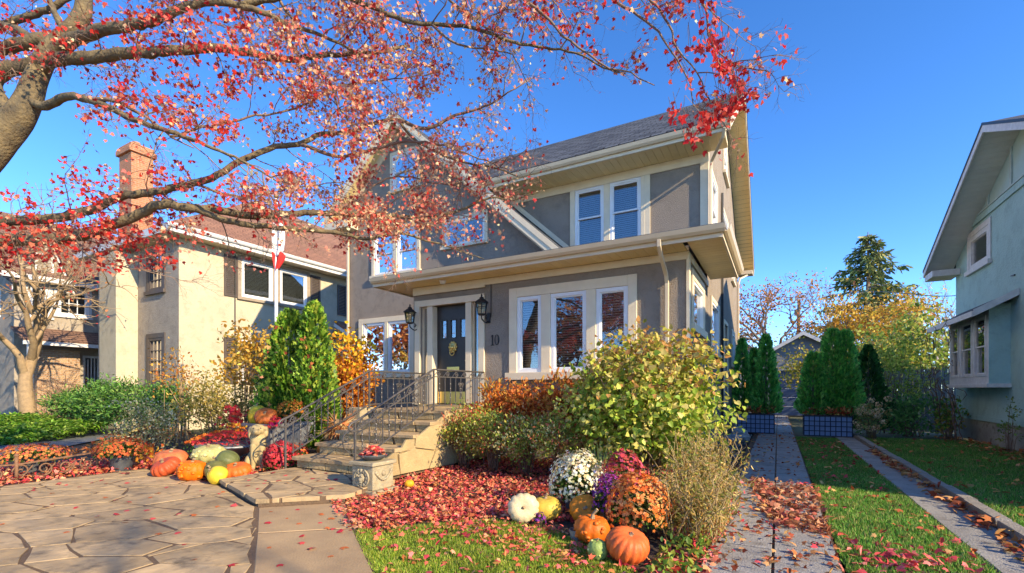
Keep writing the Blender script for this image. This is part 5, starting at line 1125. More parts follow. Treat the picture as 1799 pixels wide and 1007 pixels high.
cloud('foliage', P, rnd(R1,n)+[0,0,.3], rnd(R1,n)+[0,0,.6], L, L*.8, pick([S(230,180,60), S(225,145,50), S(215,110,50)], n, R1), T_OVAL, m_leaf, T, 'stuff')
b = MB(); b.tube([(-9.6,4.0,-.02),(-9.6,4.0,.25)], .012, 5); b.build('stem', m_twig, T)
# rusty scrolled edging
E = thing('rusty_edging', (-9.4,2.6,0), 'low rusty scrolled iron edging along the patio at left', 'edging')
p0, p1 = Vector((-9.28,1.75,0)), Vector((-9.56,3.42,0)); ed = (p1-p0).normalized(); Lh = (p1-p0).length
for f in (.02, .40, .98):
    q = p0+ed*Lh*f; b = MB(); b.tube([q, q+Vector((0,0,.36))], .022, 6); b.ell(q+Vector((0,0,.38)), (.03,.03,.03), 8, 6); b.build('post', m_rust, E, smooth=True)
b = MB(); b.tube([p0+Vector((0,0,.29)), p0+ed*Lh*.4+Vector((0,0,.25)), p1+Vector((0,0,.31))], .015, 5); b.build('top_rail', m_rust, E)
for i in range(6):
    q = p0+ed*Lh*(.12+.155*i); b = MB(); up = Vector((0,0,1)); spiral(b, q+up*.15, ed, up, .10, 1.4, pi/2*(i % 4), .012, 26, 1 if i % 2 else -1); b.tube([q-ed*.12+up*.06, q+up*.05, q+ed*.13+up*.22], .010, 5); b.build('scroll', m_rust, E, smooth=True)
# shallow bowl planter
BP = thing('bowl_planter', (-8.35,4.85,0), 'wide grey bowl planter brimming with red and orange flowers behind the squash', 'planter')
bc = (-8.35,4.85)
b = MB(); b.lathe([(.12,.0),(.10,.05),(.09,.12),(.25,.20),(.50,.32),(.56,.34),(.56,.365),(.50,.36),(.3,.28)], 28, (*bc,0)); b.build('bowl', m_galv, BP, smooth=True)
n = 760; a_ = 2*pi*R1.random(n); r_ = .62*np.sqrt(R1.random(n)); P = np.column_stack([bc[0]-.12+r_*np.cos(a_)*1.1, bc[1]+r_*np.sin(a_), .36+.20*(1-(r_/.66)**2)+.03*R1.random(n)])
L = R1.uniform(.045,.075,n); cols = np.where((P[:,0] < bc[0]-.2)[:,None], pick([S(230,130,50), S(225,105,50), S(240,150,60)], n, R1), pick([S(215,65,65), S(200,50,70), S(225,95,75)], n, R1))
cloud('blooms', P, rnd(R1,n)*[1,1,.4], rnd(R1,n)*.5+[0,0,1], L, L, cols, T_FLOWER, m_flower, BP, 'stuff')
n = 300; a_ = 2*pi*R1.random(n); P = np.column_stack([bc[0]-.25+.5*np.cos(a_)*R1.random(n), bc[1]-.38+.2*R1.normal(size=n)*.5, .12+.22*R1.random(n)]); L = R1.uniform(.03,.06,n)
cloud('leaves', P, rnd(R1,n), rnd(R1,n), L, L*.6, pick([S(75,120,45), S(95,140,55)], n, R1), T_OVAL, m_dense, BP, 'stuff')
# big grey planter
GP = thing('grey_planter', (-8.05,5.50,0), 'big tapered square grey planter behind the stone dog', 'planter')
def frust(c, w0, w1, z0, z1):
    return [(c[0]-w0,c[1]-w0,z0),(c[0]+w0,c[1]-w0,z0),(c[0]+w0,c[1]+w0,z0),(c[0]-w0,c[1]+w0,z0),(c[0]-w1,c[1]-w1,z1),(c[0]+w1,c[1]-w1,z1),(c[0]+w1,c[1]+w1,z1),(c[0]-w1,c[1]+w1,z1)]
b = MB(); b.add(frust((-8.05,5.50), .30, .42, 0, .68), [(3,2,1,0),(0,1,5,4),(1,2,6,5),(2,3,7,6),(3,0,4,7)]); b.build('body', m_greypot, GP, bevel=.012)
b = MB(); b.box(-8.49,-7.61,5.06,5.10,.66,.71); b.box(-8.49,-7.61,5.90,5.94,.66,.71); b.box(-8.49,-8.45,5.10,5.90,.66,.71); b.box(-7.65,-7.61,5.10,5.90,.66,.71); b.build('rim', m_greypot, GP)
b = MB(); b.box(-8.45,-7.65,5.10,5.90,.60,.655); b.build('soil', m_soil, GP)
pumpkin('tall yellow squash on the big grey planter', (-8.32,5.30), .16, .40, S(232,196,52), rp, 8, .02, .1, (.1,0,0), z=.655, name='squash')
pumpkin('half brown half orange pumpkin on the big grey planter', (-8.02,5.26), .19, .27, S(196,112,40), rp, 12, .08, .25, (.9,.2,.5), z=.655, col2=S(150,70,35))
def sprig(name, label, c, rad, n, pal, z0, z1, parent=None, size=(.06,.1), tm=T_MAPLE):
    T = thing(name, (c[0],c[1],z0), label, 'plant'); P = np.column_stack([c[0]+R1.normal(size=n)*rad, c[1]+R1.normal(size=n)*rad*.7, R1.uniform(z0+.05,z1,n)]); L = R1.uniform(*size,n)
    cloud('foliage', P, rnd(R1,n)+[0,0,.2], rnd(R1,n)+[0,-.2,.5], L, L*.85, pick(pal, n, R1), tm, m_leaf, T, 'stuff'); b = MB()
    for i in range(6): b.tube([(c[0],c[1],z0), tuple(P[i])], .005, 4)
    b.build('stems', m_twig, T); return T
sprig('leafy_sprig','bright red leaves spilling over the left of the big grey planter',(-8.70,5.10),.12,90,[S(225,60,60),S(235,90,75),S(205,45,60)],.55,1.0)
sprig('leafy_sprig','orange blossoms drooping at the left front of the big grey planter',(-8.40,4.98),.13,70,[S(240,150,40),S(235,120,40),S(245,175,60)],.48,.72,size=(.05,.08),tm=T_FLOWER)
sprig('leafy_sprig','red leaves at the right rim of the big grey planter',(-7.50,5.10),.08,40,[S(215,45,70),S(225,75,80),S(170,40,110)],.62,.85)
mum('orange chrysanthemum standing at the back of the big grey planter', (-7.98,5.72), .24, .30, [S(238,150,50),S(235,120,50),S(245,175,80)], R1, z0=.80, nf=240, fs=.05)
# the stone dog, sitting
D = thing('stone_dog', (-7.48,4.78,0), 'weathered stone statue of a sitting dog among the pumpkins', 'statue')
b = MB(); dx, dy = -7.48, 4.78
fv = Vector((.75,-.66,0)).normalized(); sv = Vector((-fv.y, fv.x, 0))
KD = 1.14
def dp(f, s, z): return Vector((dx,dy,0))+(fv*f+sv*s+Vector((0,0,z)))*KD
def rotq(a): return Matrix.Rotation(atan2(fv.y,fv.x),4,'Z') @ Matrix.Rotation(a,4,'Y')
b.ell(dp(-.05,0,.16), (.155*KD,.15*KD,.17*KD), 16, 10, rotq(0)); b.ell(dp(-.01,0,.29), (.115*KD,.12*KD,.18*KD), 16, 10, rotq(.25)); b.ell(dp(.03,0,.40), (.095*KD,.105*KD,.12*KD), 16, 10, rotq(.2)); b.ell(dp(.04,0,.49), (.075*KD,.085*KD,.10*KD), 14, 9, rotq(0))
b.ell(dp(.05,0,.575), (.10*KD,.105*KD,.085*KD), 16, 10, rotq(0)); b.ell(dp(.14,0,.55), (.085*KD,.055*KD,.048*KD), 12, 8, rotq(.15)); b.ell(dp(.215,0,.555), (.022*KD,.03*KD,.02*KD), 8, 6, rotq(0))
for s in (-1, 1):
    b.ell(dp(.03,s*.105,.535), (.055*KD,.028*KD,.095*KD), 12, 8, rotq(-.25)); b.ell(dp(-.02,s*.13,.10), (.13*KD,.06*KD,.11*KD), 12, 8, rotq(0)); b.ell(dp(.09,s*.13,.03), (.07*KD,.04*KD,.03*KD), 10, 6, rotq(0))
    b.tube([dp(.075,s*.055,.36), dp(.10,s*.055,.20), dp(.105,s*.055,.03)], [.05,.042,.036], 10); b.ell(dp(.14,s*.055,.025), (.055*KD,.036*KD,.028*KD), 10, 6, rotq(0))
b.tube(curve([dp(-.18,0,.05), dp(-.24,.05,.04), dp(-.22,.14,.035)], .03), .03, 8)
o = b.build('body', m_statue, D); rm = o.modifiers.new('remesh','REMESH'); rm.mode = 'VOXEL'; rm.voxel_size = .011; rm.use_smooth_shade = True; sm = o.modifiers.new('smooth','SMOOTH'); sm.iterations = 7; sm.factor = .6
b = MB(); b.prism([tuple(dp(*q,0))[:2] for q in ((-.22,-.19),(.22,-.15),(.22,.15),(-.22,.19))], .0, .012); b.build('base', m_statue, D)
b = MB()
for s in (-1,1): b.ell(dp(.128,s*.045,.60), (.012*KD,.012*KD,.012*KD), 8, 6)
b.build('eyes', m_iron, D, smooth=True)
# corn stalks with a pumpkin by the pier
CS = thing('corn_bundle', (-6.95,5.95,0), 'bundle of dried corn husks tied by the steps, before the stone pier', 'decoration'); n = 170
a_ = 2*pi*R1.random(n); P = np.column_stack([-6.95+.08*np.cos(a_), 5.95+.08*np.sin(a_), .55+.2*R1.random(n)]); A = np.column_stack([np.cos(a_)*.6, np.sin(a_)*.6, R1.normal(size=n)*.6-.5]); L = R1.uniform(.18,.36,n)
cloud('husks', P, A, rnd(R1,n), L, .035, pick([S(215,160,100), S(225,185,125), S(190,120,70)], n, R1), T_BLADE, m_husk, CS, 'stuff')
b = MB()
for i in range(8): a = 2*pi*i/8; b.tube([(-6.95+.09*cos(a),5.95+.09*sin(a),0),(-6.95+.03*cos(a),5.95+.03*sin(a),.78)], .014, 5)
b.build('stalks', m_palebark, CS)
pumpkin('small orange pumpkin at the foot of the corn bundle', (-6.90,5.62), .14, .20, S(225,140,50), rp, 10, .06, .25, (.2,0,0), z=.18)
b = MB(); b.box(-7.05,-6.75,5.5,5.78,0,.176); tag(b.build('stone_block', m_cast, bevel=.012), 'low stone block carrying a small pumpkin beside the steps', 'stone')
mum('orange chrysanthemum clump beside the lowest step at left', (-6.98,5.15), .16, .34, [S(230,140,60), S(220,110,60), S(200,60,60)], R1, z0=.08, nf=220, fs=.04)
pumpkin('tiny yellow gourd in the red leaves right of the lion planter', (-4.18,4.72), .06, .10, S(238,176,40), rp, 8, .04, .15, (.1,0,0), z=.05, name='gourd', stem=.02)

# ================================================================== flagpole
FP = thing('flagpole', (-10.16,6.92,0), 'white flagpole rising behind the round-topped evergreen', 'flagpole')
b = MB(); b.tube([(-10.16,6.92,0),(-10.16,6.92,5.75)], [.045,.032], 12); b.build('pole', m_vinyl, FP, smooth=True)
b = MB(); b.ell((-10.16,6.92,5.80), (.06,.06,.06), 12, 8); b.build('finial', m_brass, FP, smooth=True)
FL = thing('flag', (-10.16,6.92,5.0), 'limp red and white flag hanging down the white flagpole', 'flag')
def flagband(z0, z1, w0, w1, mat, name, ph):
    b = MB(); nu, nv = 22, 14; vs = []
    for j in range(nv+1):
        t = j/nv; z_ = z0+(z1-z0)*t; wd = w0+(w1-w0)*t+.05*sin(3.1*t+ph)
        for i in range(nu+1):
            s = i/nu; x_ = (s-.25)*wd; d_ = .035*sin(s*10+2*t+ph)*(.4+s)
            vs.append(Vector((-10.16,6.92,z_+.05*sin(s*9+ph)))+Vector((.872,.489,0))*x_+Vector((.489,-.872,0))*(d_+.05))
    b.add(vs, [[j*(nu+1)+i, j*(nu+1)+i+1, (j+1)*(nu+1)+i+1, (j+1)*(nu+1)+i] for j in range(nv) for i in range(nu)]); b.build(name, mat, FL, smooth=True)
flagband(5.50,5.12,.07,.20,m_flagr,'red_band',.0); flagband(5.12,4.45,.20,.28,m_flagw,'white_band',.6); flagband(4.45,4.08,.25,.15,m_flagr,'red_band',1.2)

# ================================================================== shrubs
YG = [S(170,185,68), S(195,200,82), S(145,170,58), S(215,208,105), S(125,155,52), S(222,205,120)]
bush('leafy_shrub','tall yellow-green leafy shrub covering the right corner of the sunroom','shrub',(-1.60,6.5),1.04,.85,.38,2.08,330,28,.070,YG,np.random.default_rng(1),tm=T_HEART,nstem=40,srad=.014,spread=.15,droop=.45,toppal=[S(200,180,100),S(175,170,65),S(190,140,80)],aspect=.85,outer=2.6)
b = MB(); shp, shl = [], []
rsh = random.Random(6); SHR = bpy.data.objects['leafy_shrub']
for i in range(26):
    a = rsh.uniform(0,6.28); q = Vector((-1.60+cos(a)*rsh.uniform(.2,.9), 6.5+sin(a)*rsh.uniform(.2,.8), rsh.uniform(1.1,1.75))); e_ = q+Vector((cos(a)*rsh.uniform(.1,.35), sin(a)*rsh.uniform(.1,.3), rsh.uniform(.25,.55))); b.tube([q, (q+e_)/2+Vector((0,0,.04)), e_], [.006,.004,.002], 4)
    for k in range(9): shp.append(tuple(q+(e_-q)*rsh.uniform(.3,1)+Vector((rsh.gauss(0,.03),rsh.gauss(0,.03),rsh.gauss(0,.02)))))
b.build('shoots', m_twig, SHR)['kind'] = 'stuff'; P = np.array(shp); n = len(P); L = R1.uniform(.04,.085,n)
cloud('shoot_leaves', P, rnd(R1,n)+[0,0,-.4], rnd(R1,n), L, L*.7, pick([S(205,190,95), S(185,160,80), S(200,150,85)], n, R1), T_CURL, m_leaf, SHR, 'stuff')
ORG = [S(215,120,55), S(225,145,75), S(190,95,45), S(230,170,85), S(175,100,50)]
for i, (xx, yy, z1) in enumerate(((-4.40,7.20,1.36),(-3.78,7.25,1.46),(-3.12,7.3,1.50),(-2.55,7.2,1.40))):
    bush('orange_shrub',('rust orange shrub beside the porch landing','taller rust orange shrub below the left sunroom window','rust orange shrub below the middle sunroom window','rust orange shrub partly behind the yellow-green shrub')[i],'shrub',(xx,yy),.44,.36,.45,z1,70,22,.095,ORG,np.random.default_rng(30+i),tm=T_CURL,nstem=26,srad=.009,group='rust orange shrubs under the windows',spread=.24,toppal=[S(220,150,75),S(205,115,50),S(200,160,70)])
GRD = [S(140,165,65), S(165,180,70), S(115,145,60), S(200,190,85), S(205,110,80), S(235,222,150), S(130,150,65), S(175,140,70)]
for i, (xx, yy, z1, r) in enumerate(((-4.62,6.55,.98,.46),(-3.95,6.45,.98,.48),(-3.3,6.35,.95,.50),(-2.7,6.2,.90,.42))):
    bush('small_leaved_shrub',('small-leaved green shrub with reddish tips touching the step cheek','second small-leaved shrub from the steps, over bare red stems','third small-leaved shrub from the steps with cream flecks','rightmost small-leaved shrub, behind the white chrysanthemums')[i],'shrub',(xx,yy),r,.40,.28,z1,70,46,.045,GRD,np.random.default_rng(40+i),stem=pm('reddish_stem',(.24,.12,.07)),nstem=34,srad=.008,group='small-leaved shrubs by the steps',basew=.08,spread=.22,upright=.5)
# daylily tuft, dry perennials
T = thing('daylily_clump', (-1.95,6.0,0), 'arching green strap-leaved tuft below the yellow-green shrub', 'plant'); n = 130; a_ = 2*pi*R1.random(n); tl = .35+.7*R1.random(n)
b_pts = []; mbl = MB()
for i in range(n):
    L_ = R1.uniform(.45,.80); q = []; w_ = []
    for k in range(5):
        t = k/4; q.append(Vector((-1.95+cos(a_[i])*L_*t*tl[i]*.8, 5.75+sin(a_[i])*L_*t*tl[i]*.8, .05+L_*(1.15*t-.62*t*t*tl[i]))))
    sdv = Vector((-sin(a_[i]), cos(a_[i]), 0))
    mbl.add([q[k]+sdv*s*.008*(1-.8*(k/4)**2) for k in range(5) for s in (-1,1)], [[2*k,2*k+1,2*k+3,2*k+2] for k in range(4)])
mbl.build('blades', pm('strap_leaf', (.30,.36,.10), (.20,.27,.07), scale=9, rough=.5), T)
def drystalks(label, x0, x1, y0, y1, n, h, seed, pal, lean=.18):
    rng = np.random.default_rng(seed); T = thing('dry_perennials', ((x0+x1)/2,(y0+y1)/2,0), label, 'plant'); b = MB(); P = []; 
    for i in range(n):
        s = Vector((rng.uniform(x0,x1), rng.uniform(y0,y1), 0)); hh = h*rng.uniform(.6,1.1); e = s+Vector((rng.normal()*lean*h, rng.normal()*lean*h, hh)); b.tube([s, s*.6+e*.4+Vector((rng.normal()*.03,rng.normal()*.03,.03)), s*.25+e*.75+Vector((rng.normal()*.05,rng.normal()*.05,.02)), e+Vector((rng.normal()*.05,rng.normal()*.05,-.03))], [.0045,.004,.003,.002], 3, cap=False)
        for k in range(16): P.append(s+(e-s)*rng.uniform(.1,1)+Vector(rng.normal(size=3)*.035))
    b.build('stems', pm('straw_stem', (.40,.29,.13), (.27,.19,.09)), T); P = np.array([tuple(p) for p in P]); m = len(P); L = rng.uniform(.03,.07,m)
    cloud('dry_leaves', P, rnd(rng,m)+[0,0,-.4], rnd(rng,m), L, L*.55, pick(pal, m, rng, .22), T_CURL, m_leaf, T, 'stuff'); return T
DRY = [S(205,170,90), S(190,150,75), S(165,150,70), S(225,195,125), S(150,150,70), S(130,140,60)]
drystalks('thicket of straw-coloured dry stems beside the driveway',-.88,-.44,4.2,5.6,230,.58,9,DRY,.26)
drystalks('taller tan dry stems under the right side of the yellow-green shrub',-1.0,-.52,5.3,6.4,140,.82,10,DRY,.2)
drystalks('dry reddish stems behind the white chrysanthemums',-1.75,-1.2,5.2,5.7,80,.42,12,[S(200,110,70),S(190,90,60),S(180,140,80)])
n = 260; P = np.column_stack([R1.uniform(-.80,-.46,n), R1.uniform(3.0,4.2,n), .02+.10*R1.random(n)]); L = R1.uniform(.04,.07,n)
T = thing('groundcover_plant', (-.72,3.6,0), 'low green leafy plant at the driveway edge before the dry stems', 'plant'); cloud('foliage', P, rnd(R1,n)+[0,0,.4], rnd(R1,n)+[0,0,1], L, L*.8, pick([S(110,140,50), S(150,165,60), S(80,115,50)], n, R1), T_OVAL, m_leaf, T, 'stuff')
# left side planting
rngL = np.random.default_rng(60)
EV = [S(110,150,45), S(140,175,60), S(75,115,40), S(165,185,70), S(60,95,38)]
T = thuja('round-topped twin-peaked evergreen behind the big grey planter', (-8.72,6.25), .66, 2.78, rngL, base=.1, n=5200, pal=EV, size=.13, power=.52)
def addpeak(T, c, r, z0, h, n):
    t = rngL.random(n); th = 2*pi*rngL.random(n); rr_ = r*(1-t)**.5*(rngL.random(n)**.25); P = np.column_stack([c[0]+rr_*np.cos(th), c[1]+rr_*np.sin(th), z0+h*t]); A = np.column_stack([np.cos(th)*.6,np.sin(th)*.6,np.ones(n)])+.5*rnd(rngL,n); L = .12*rngL.uniform(.6,1.2,n)
    cloud('foliage', P, A, rnd(rngL,n), L, L*.8, pick(EV, n, rngL, .22), T_SPRAY, m_dense, T, 'stuff')
addpeak(T, (-8.16,6.38), .54, .5, 2.52, 3200); addpeak(T, (-8.95,6.1), .42, .2, 1.7, 2200)
n = 90; P = np.array([-8.35,5.9,1.6])+rnd(rngL,n)*[.55,.4,1.0]; L = rngL.uniform(.06,.1,n); cloud('caught_leaves', P, rnd(rngL,n), rnd(rngL,n), L, L*.9, pick(OCHRE, n, rngL), T_MAPLE, m_dry, T, 'stuff')
YEL = [S(250,210,45), S(245,195,40), S(250,220,80), S(235,175,45)]; RUS = [S(220,145,50), S(200,120,48), S(232,165,55), S(180,105,45)]
bush('golden_shrub','golden yellow over rust shrub between the evergreen and the house wall','shrub',(-8.75,7.75),.68,.55,.5,2.65,110,26,.09,RUS,rngL,tm=T_HEART,nstem=26,toppal=YEL,outer=2.4,droop=.2)
bush('amber_shrub','amber and olive shrub before the cream house, left of the flagpole','shrub',(-11.35,7.0),.85,.6,1.2,3.05,64,20,.11,[S(215,165,60), S(190,140,50), S(160,140,60), S(225,190,90)],rngL,nstem=22,spread=.22,outer=2.0)
bush('olive_shrub','olive brown feathery shrub left of the evergreen','shrub',(-11.4,6.2),.95,.7,.2,1.55,90,36,.07,[S(180,160,80), S(160,150,75), S(195,170,90), S(135,135,65)],rngL,nstem=26)
bush('rust_tipped_shrub','thin shrub with pale stems and rust-tipped leaves by the cream house window','shrub',(-12.3,5.9),.62,.5,1.1,2.25,30,16,.07,[S(205,150,60), S(190,120,60), S(170,140,70)],rngL,stem=m_palebark,nstem=14,srad=.018,basew=.25,outer=1.8)
bush('variegated_shrub','grey-green variegated shrub with pale plumes beside the left pots','shrub',(-11.1,4.75),.62,.5,.1,1.15,70,34,.055,[S(155,160,95), S(190,185,135), S(125,140,80), S(215,205,165), S(175,155,90)],rngL,nstem=22)
for i, (xx, yy, r, z1) in enumerate(((-20.2,6.55,1.0,1.30),(-18.3,6.4,1.0,1.48),(-16.6,6.45,1.0,1.50),(-14.6,6.6,.9,1.42))):
    bush('broadleaf_evergreen',('broad dark evergreen shrub nearest the bare young tree','dark evergreen shrub below the chimney breast','large dark evergreen shrub below the front window of the cream house','dark evergreen shrub at the corner of the cream house')[i],'shrub',(xx,yy),r,.55,.35,z1,90,34,.12,[S(80,125,50), S(100,145,60), S(60,100,45), S(125,155,75)],rngL,mat=m_dense,tm=T_OVAL,nstem=12,group='dark evergreen shrubs in front of the cream house',aspect=.42,upright=.1)
# pachysandra carpet
n = 11000; tq = lambda px_, t_: tuple(sight(px_,700,t_))[:2]
P2 = sample([G(-80,792,.05),G(0,780,.05),G(120,770,.05),G(205,760,.05),tq(212,13.8),tq(120,14.6),tq(0,15.5),tq(-80,16.5)], n, rngL)
dep = FWD[0]*P2[:,0]+FWD[1]*P2[:,1]; hump = .14+.36*np.clip((dep-11)/4,0,1)+.06*np.sin(P2[:,0]*2.1)+.05*np.sin(P2[:,1]*2.7); P = np.column_stack([P2, hump*rngL.random(n)**.3]); L = rngL.uniform(.09,.16,n)
tag(cloud('ground_cover', P, rnd(rngL,n)*[1,1,.4], rnd(rngL,n)*.5+[0,0,1], L, L*.6, pick([S(105,150,40), S(135,175,55), S(80,120,35), S(160,185,80)], n, rngL, .2), T_OVAL, m_leaf), 'bright green ground cover carpet in the yard at left', 'ground cover', kind='stuff')
scatter('fallen_leaves', [G(215,752),G(300,742),G(340,765),G(200,790),G(120,800)], 900, OCHRE, rngL, z=.01, lift=.04, size=(.06,.1), label='tan leaves over the neighbour walk behind the pots', cat='leaves')
# right side planting by the fence
rngR = np.random.default_rng(70)
T = bush('hydrangea','hydrangea with round tan dried flower heads beside the wider blue planter','shrub',(2.15,15.6),.42,.35,.15,.85,30,16,.09,[S(110,150,85), S(135,165,100), S(165,150,90)],rngR,nstem=26,srad=.008)
for i in range(20):
    a = rngR.uniform(0,6.28); c = np.array([2.12+.40*cos(a)*rngR.random()**.5, 15.5+.25*sin(a), rngR.uniform(.30,1.10)]); n = 44; d = rnd(rngR,n); L = rngR.uniform(.03,.045,n)
    cloud('flower_head', c+d*[.085,.085,.07], np.cross(d, rnd(rngR,n)), d, L, L, pick([S(250,225,185), S(240,208,165), S(228,190,145)], n, rngR), T_FLOWER, m_flower, T, 'stuff')
bush('leafy_shrub','green leafy shrub in front of the plank fence','shrub',(3.25,17.2),.75,.5,.1,1.2,60,26,.10,[S(110,160,85), S(135,180,100), S(90,140,75)],rngR,nstem=20)
bush('yellow_green_shrub','yellow-green airy shrub arching over the plank fence','shrub',(3.05,18.0),1.0,.6,.9,3.1,80,24,.09,[S(180,195,85), S(155,175,75), S(200,205,105), S(130,160,65)],rngR,nstem=26,spread=.24)
bush('wild_shrub','low green seedling shrub at the corner below the bay window','shrub',(3.95,16.6),.35,.4,.15,1.05,26,18,.09,[S(100,150,60), S(130,165,70), S(170,150,70)],rngR,nstem=12)
bush('wild_shrub','spindly green weeds against the seafoam foundation at the right edge','shrub',(4.18,13.6),.16,.5,.1,1.15,18,10,.06,[S(110,140,70), S(140,150,80)],rngR,nstem=14,srad=.006)
# bare vine on the bay
V = thing('bare_vine', (4.0,16.6,0), 'bare brown vine climbing in front of the bay window', 'vine'); b = MB(); rv = random.Random(4)
for i in range(46):
    p = Vector((3.92+rv.uniform(-.12,.05), 16.0+rv.uniform(-.6,1.3), .1)) if i < 12 else Vector((3.62+rv.uniform(-.15,.2), 15.6+rv.uniform(-.5,1.9), rv.uniform(1.3,3.0))); q = [p]
    for k in range(7): q.append(q[-1]+Vector((rv.uniform(-.06,.03), rv.uniform(-.16,.16), rv.uniform(.12,.26) if i < 12 else rv.uniform(-.16,.16))))
    for s in q: s.x = min(s.x, 3.68 if s.z > 1.3 else 4.3)
    b.tube(q, [.012 if i < 12 else .007]*8, 4, cap=False)
b.build('stems', pm('vine_bark', (.20,.11,.08), (.12,.07,.05)), V)
# ================================================================== trees
def branchy(rng, base, h, levels, spread, r0, lean=(0,0), nsplit=3, gnarl=.12, trunk_frac=.35, up=.35):
    "recursive skeleton -> (tube list, tip points)"
    tubes, tips = [], []
    def grow(p, d, L_, r, lv):
        pts = [p]; n = 5
        for i in range(n):
            d = (d + Vector(rng.normal(size=3))*gnarl + Vector((0,0,up*.12))).normalized(); p = p+d*(L_/n); pts.append(p)
        tubes.append((pts, r, r*.55, lv))
        if lv >= levels: tips.extend(pts[2:]); return
        for k in range(nsplit + (1 if lv == 0 else 0)):
            f = pts[-1] if k == 0 else pts[int(rng.integers(2, n+1))]
            a = Vector(rng.normal(size=3)); a = (a - d*a.dot(d)).normalized()
            grow(f, (d*(.75 if k else 1.0) + a*spread*(1 if k else .4)).normalized(), L_*rng.uniform(.58,.82), r*.55, lv+1)
    grow(Vector(base), Vector((lean[0],lean[1],1)).normalized(), h*trunk_frac, r0, 0)
    return tubes, tips
def tree(name, label, base, h, seed, r0=.2, levels=4, spread=.8, leaves=0, size=.1, pal=None, bark=None, sides=(7,5,4,3,3,3), tm=T_OVAL, leafspread=.25, nsplit=3, lean=(0,0), gnarl=.12, trunk_frac=.35, up=.35, group=None, mat=None):
    rng = np.random.default_rng(seed); T = thing(name, base, label, 'tree', group); tb, tips = branchy(rng, base, h, levels, spread, r0, lean, nsplit, gnarl, trunk_frac, up)
    b = MB(); c = MB()
    for pts, ra, rb, lv in tb: (b if lv < 2 else c).tube(pts, np.linspace(ra, rb, len(pts)), sides[lv], cap=False)
    b.build('trunk', bark or m_greybark, T, smooth=True); c.build('branches', bark or m_greybark, T, smooth=True)['kind'] = 'stuff'
    if leaves:
        tp = np.array([tuple(t) for t in tips]); n = leaves; P = tp[rng.integers(0, len(tp), n)]+rng.normal(size=(n,3))*leafspread; L = size*rng.uniform(.6,1.3,n)
        cloud('crown', P, rnd(rng,n)+[0,0,-.3], rnd(rng,n)+[0,0,.4], L, L*.8, pick(pal, n, rng, .2), tm, mat or m_leaf, T, 'stuff')
    return T
YT = [S(225,180,60), S(205,165,65), S(235,195,80), S(175,150,60), S(200,140,60)]
tree('yellow_tree','yellow leaved tree behind the blue planters',(4.1,30.5,0),6.6,5,.16,4,.85,9500,.14,YT,leafspread=.42)
tree('yellow_tree','smaller olive yellow tree hanging over the garage roof',(1.25,23.5,0),3.7,6,.08,4,.9,3400,.13,[S(170,165,60),S(200,175,70),S(150,150,60)],leafspread=.32)
tree('green_tree','yellow-green tree behind the plank fence',(4.4,22.5,0),4.6,7,.12,4,.9,4200,.16,[S(150,170,65),S(175,180,75),S(120,145,60),S(200,190,95)],leafspread=.36)
tree('sparse_tree','tall sparse tree with a few orange-brown leaves behind the garage',(.3,35,0),11.5,8,.26,5,.85,3200,.16,[S(210,150,75),S(165,95,60),S(205,150,90)],leafspread=.25,gnarl=.16,trunk_frac=.30)
tree('sparse_tree','slender mostly bare tree right of the utility pole',(2.6,40,0),10.5,18,.16,5,.55,700,.16,[S(190,120,70),S(165,95,60)],leafspread=.2,trunk_frac=.33)
tree('bare_tree','bare grey tree far behind the spruce, beside the seafoam house',(12.3,55,0),14,12,.3,5,.7,0,bark=pm('pale_grey_bark',(.36,.30,.26)),trunk_frac=.30)
tree('bare_tree','bare tree at the far left edge beyond the houses',(-44,20,0),12,13,.3,5,.7,900,.25,[S(205,120,70),S(190,100,60)],leafspread=.3)
tree('copper_tree','copper-leaved tree in the far left distance',(-58,14,0),11,14,.3,5,.7,3000,.3,[S(205,125,80),S(190,100,60),S(215,150,100)],leafspread=.5)
# spruce
SP = thing('spruce', (6.4,48,0), 'tall dark spruce with drooping boughs behind the yellow tree', 'tree'); rgp = np.random.default_rng(90)
b = MB(); b.tube([(6.4,48,0),(6.4,48,14.2)], [.35,.03], 8); b.build('trunk', m_greybark, SP, smooth=True)
b = MB(); P, A = [], []
for i in range(150):
    t = (i/150)**.9; zz = 2.6+11.4*t; Lb = (6.2*(1-t)**.85+.3)*rgp.uniform(.65,1.15); a = rgp.uniform(0,2*pi); d = Vector((cos(a),sin(a),0)); pts = []
    for k in range(6): u = k/5; pts.append(Vector((6.4,48,zz))+d*Lb*u+Vector((0,0,-.35*Lb*u+.28*Lb*u*u)))
    b.tube(pts, np.linspace(.05,.012,6), 4, cap=False)
    for k in range(int(26*Lb/2.2)+8):
        u = rgp.uniform(.15,1.0); j = min(int(u*5),4); p = pts[j]+(pts[j+1]-pts[j])*(u*5-j); P.append(tuple(p+Vector((rgp.normal()*.16*Lb/3,rgp.normal()*.16*Lb/3,-.05)))); A.append(tuple(d*.6+Vector(rgp.normal(size=3))*.5+Vector((0,0,-.55))))
b.build('boughs', m_greybark, SP); P = np.array(P); n = len(P); L = rgp.uniform(.35,.75,n)
cloud('needles', P, np.array(A), rnd(rgp,n)+[0,0,.3], L, L*.8, pick([S(95,110,60),S(120,130,70),S(75,90,52),S(145,145,80)], n, rgp, .2), T_NEEDLE, m_dense, SP, 'stuff')
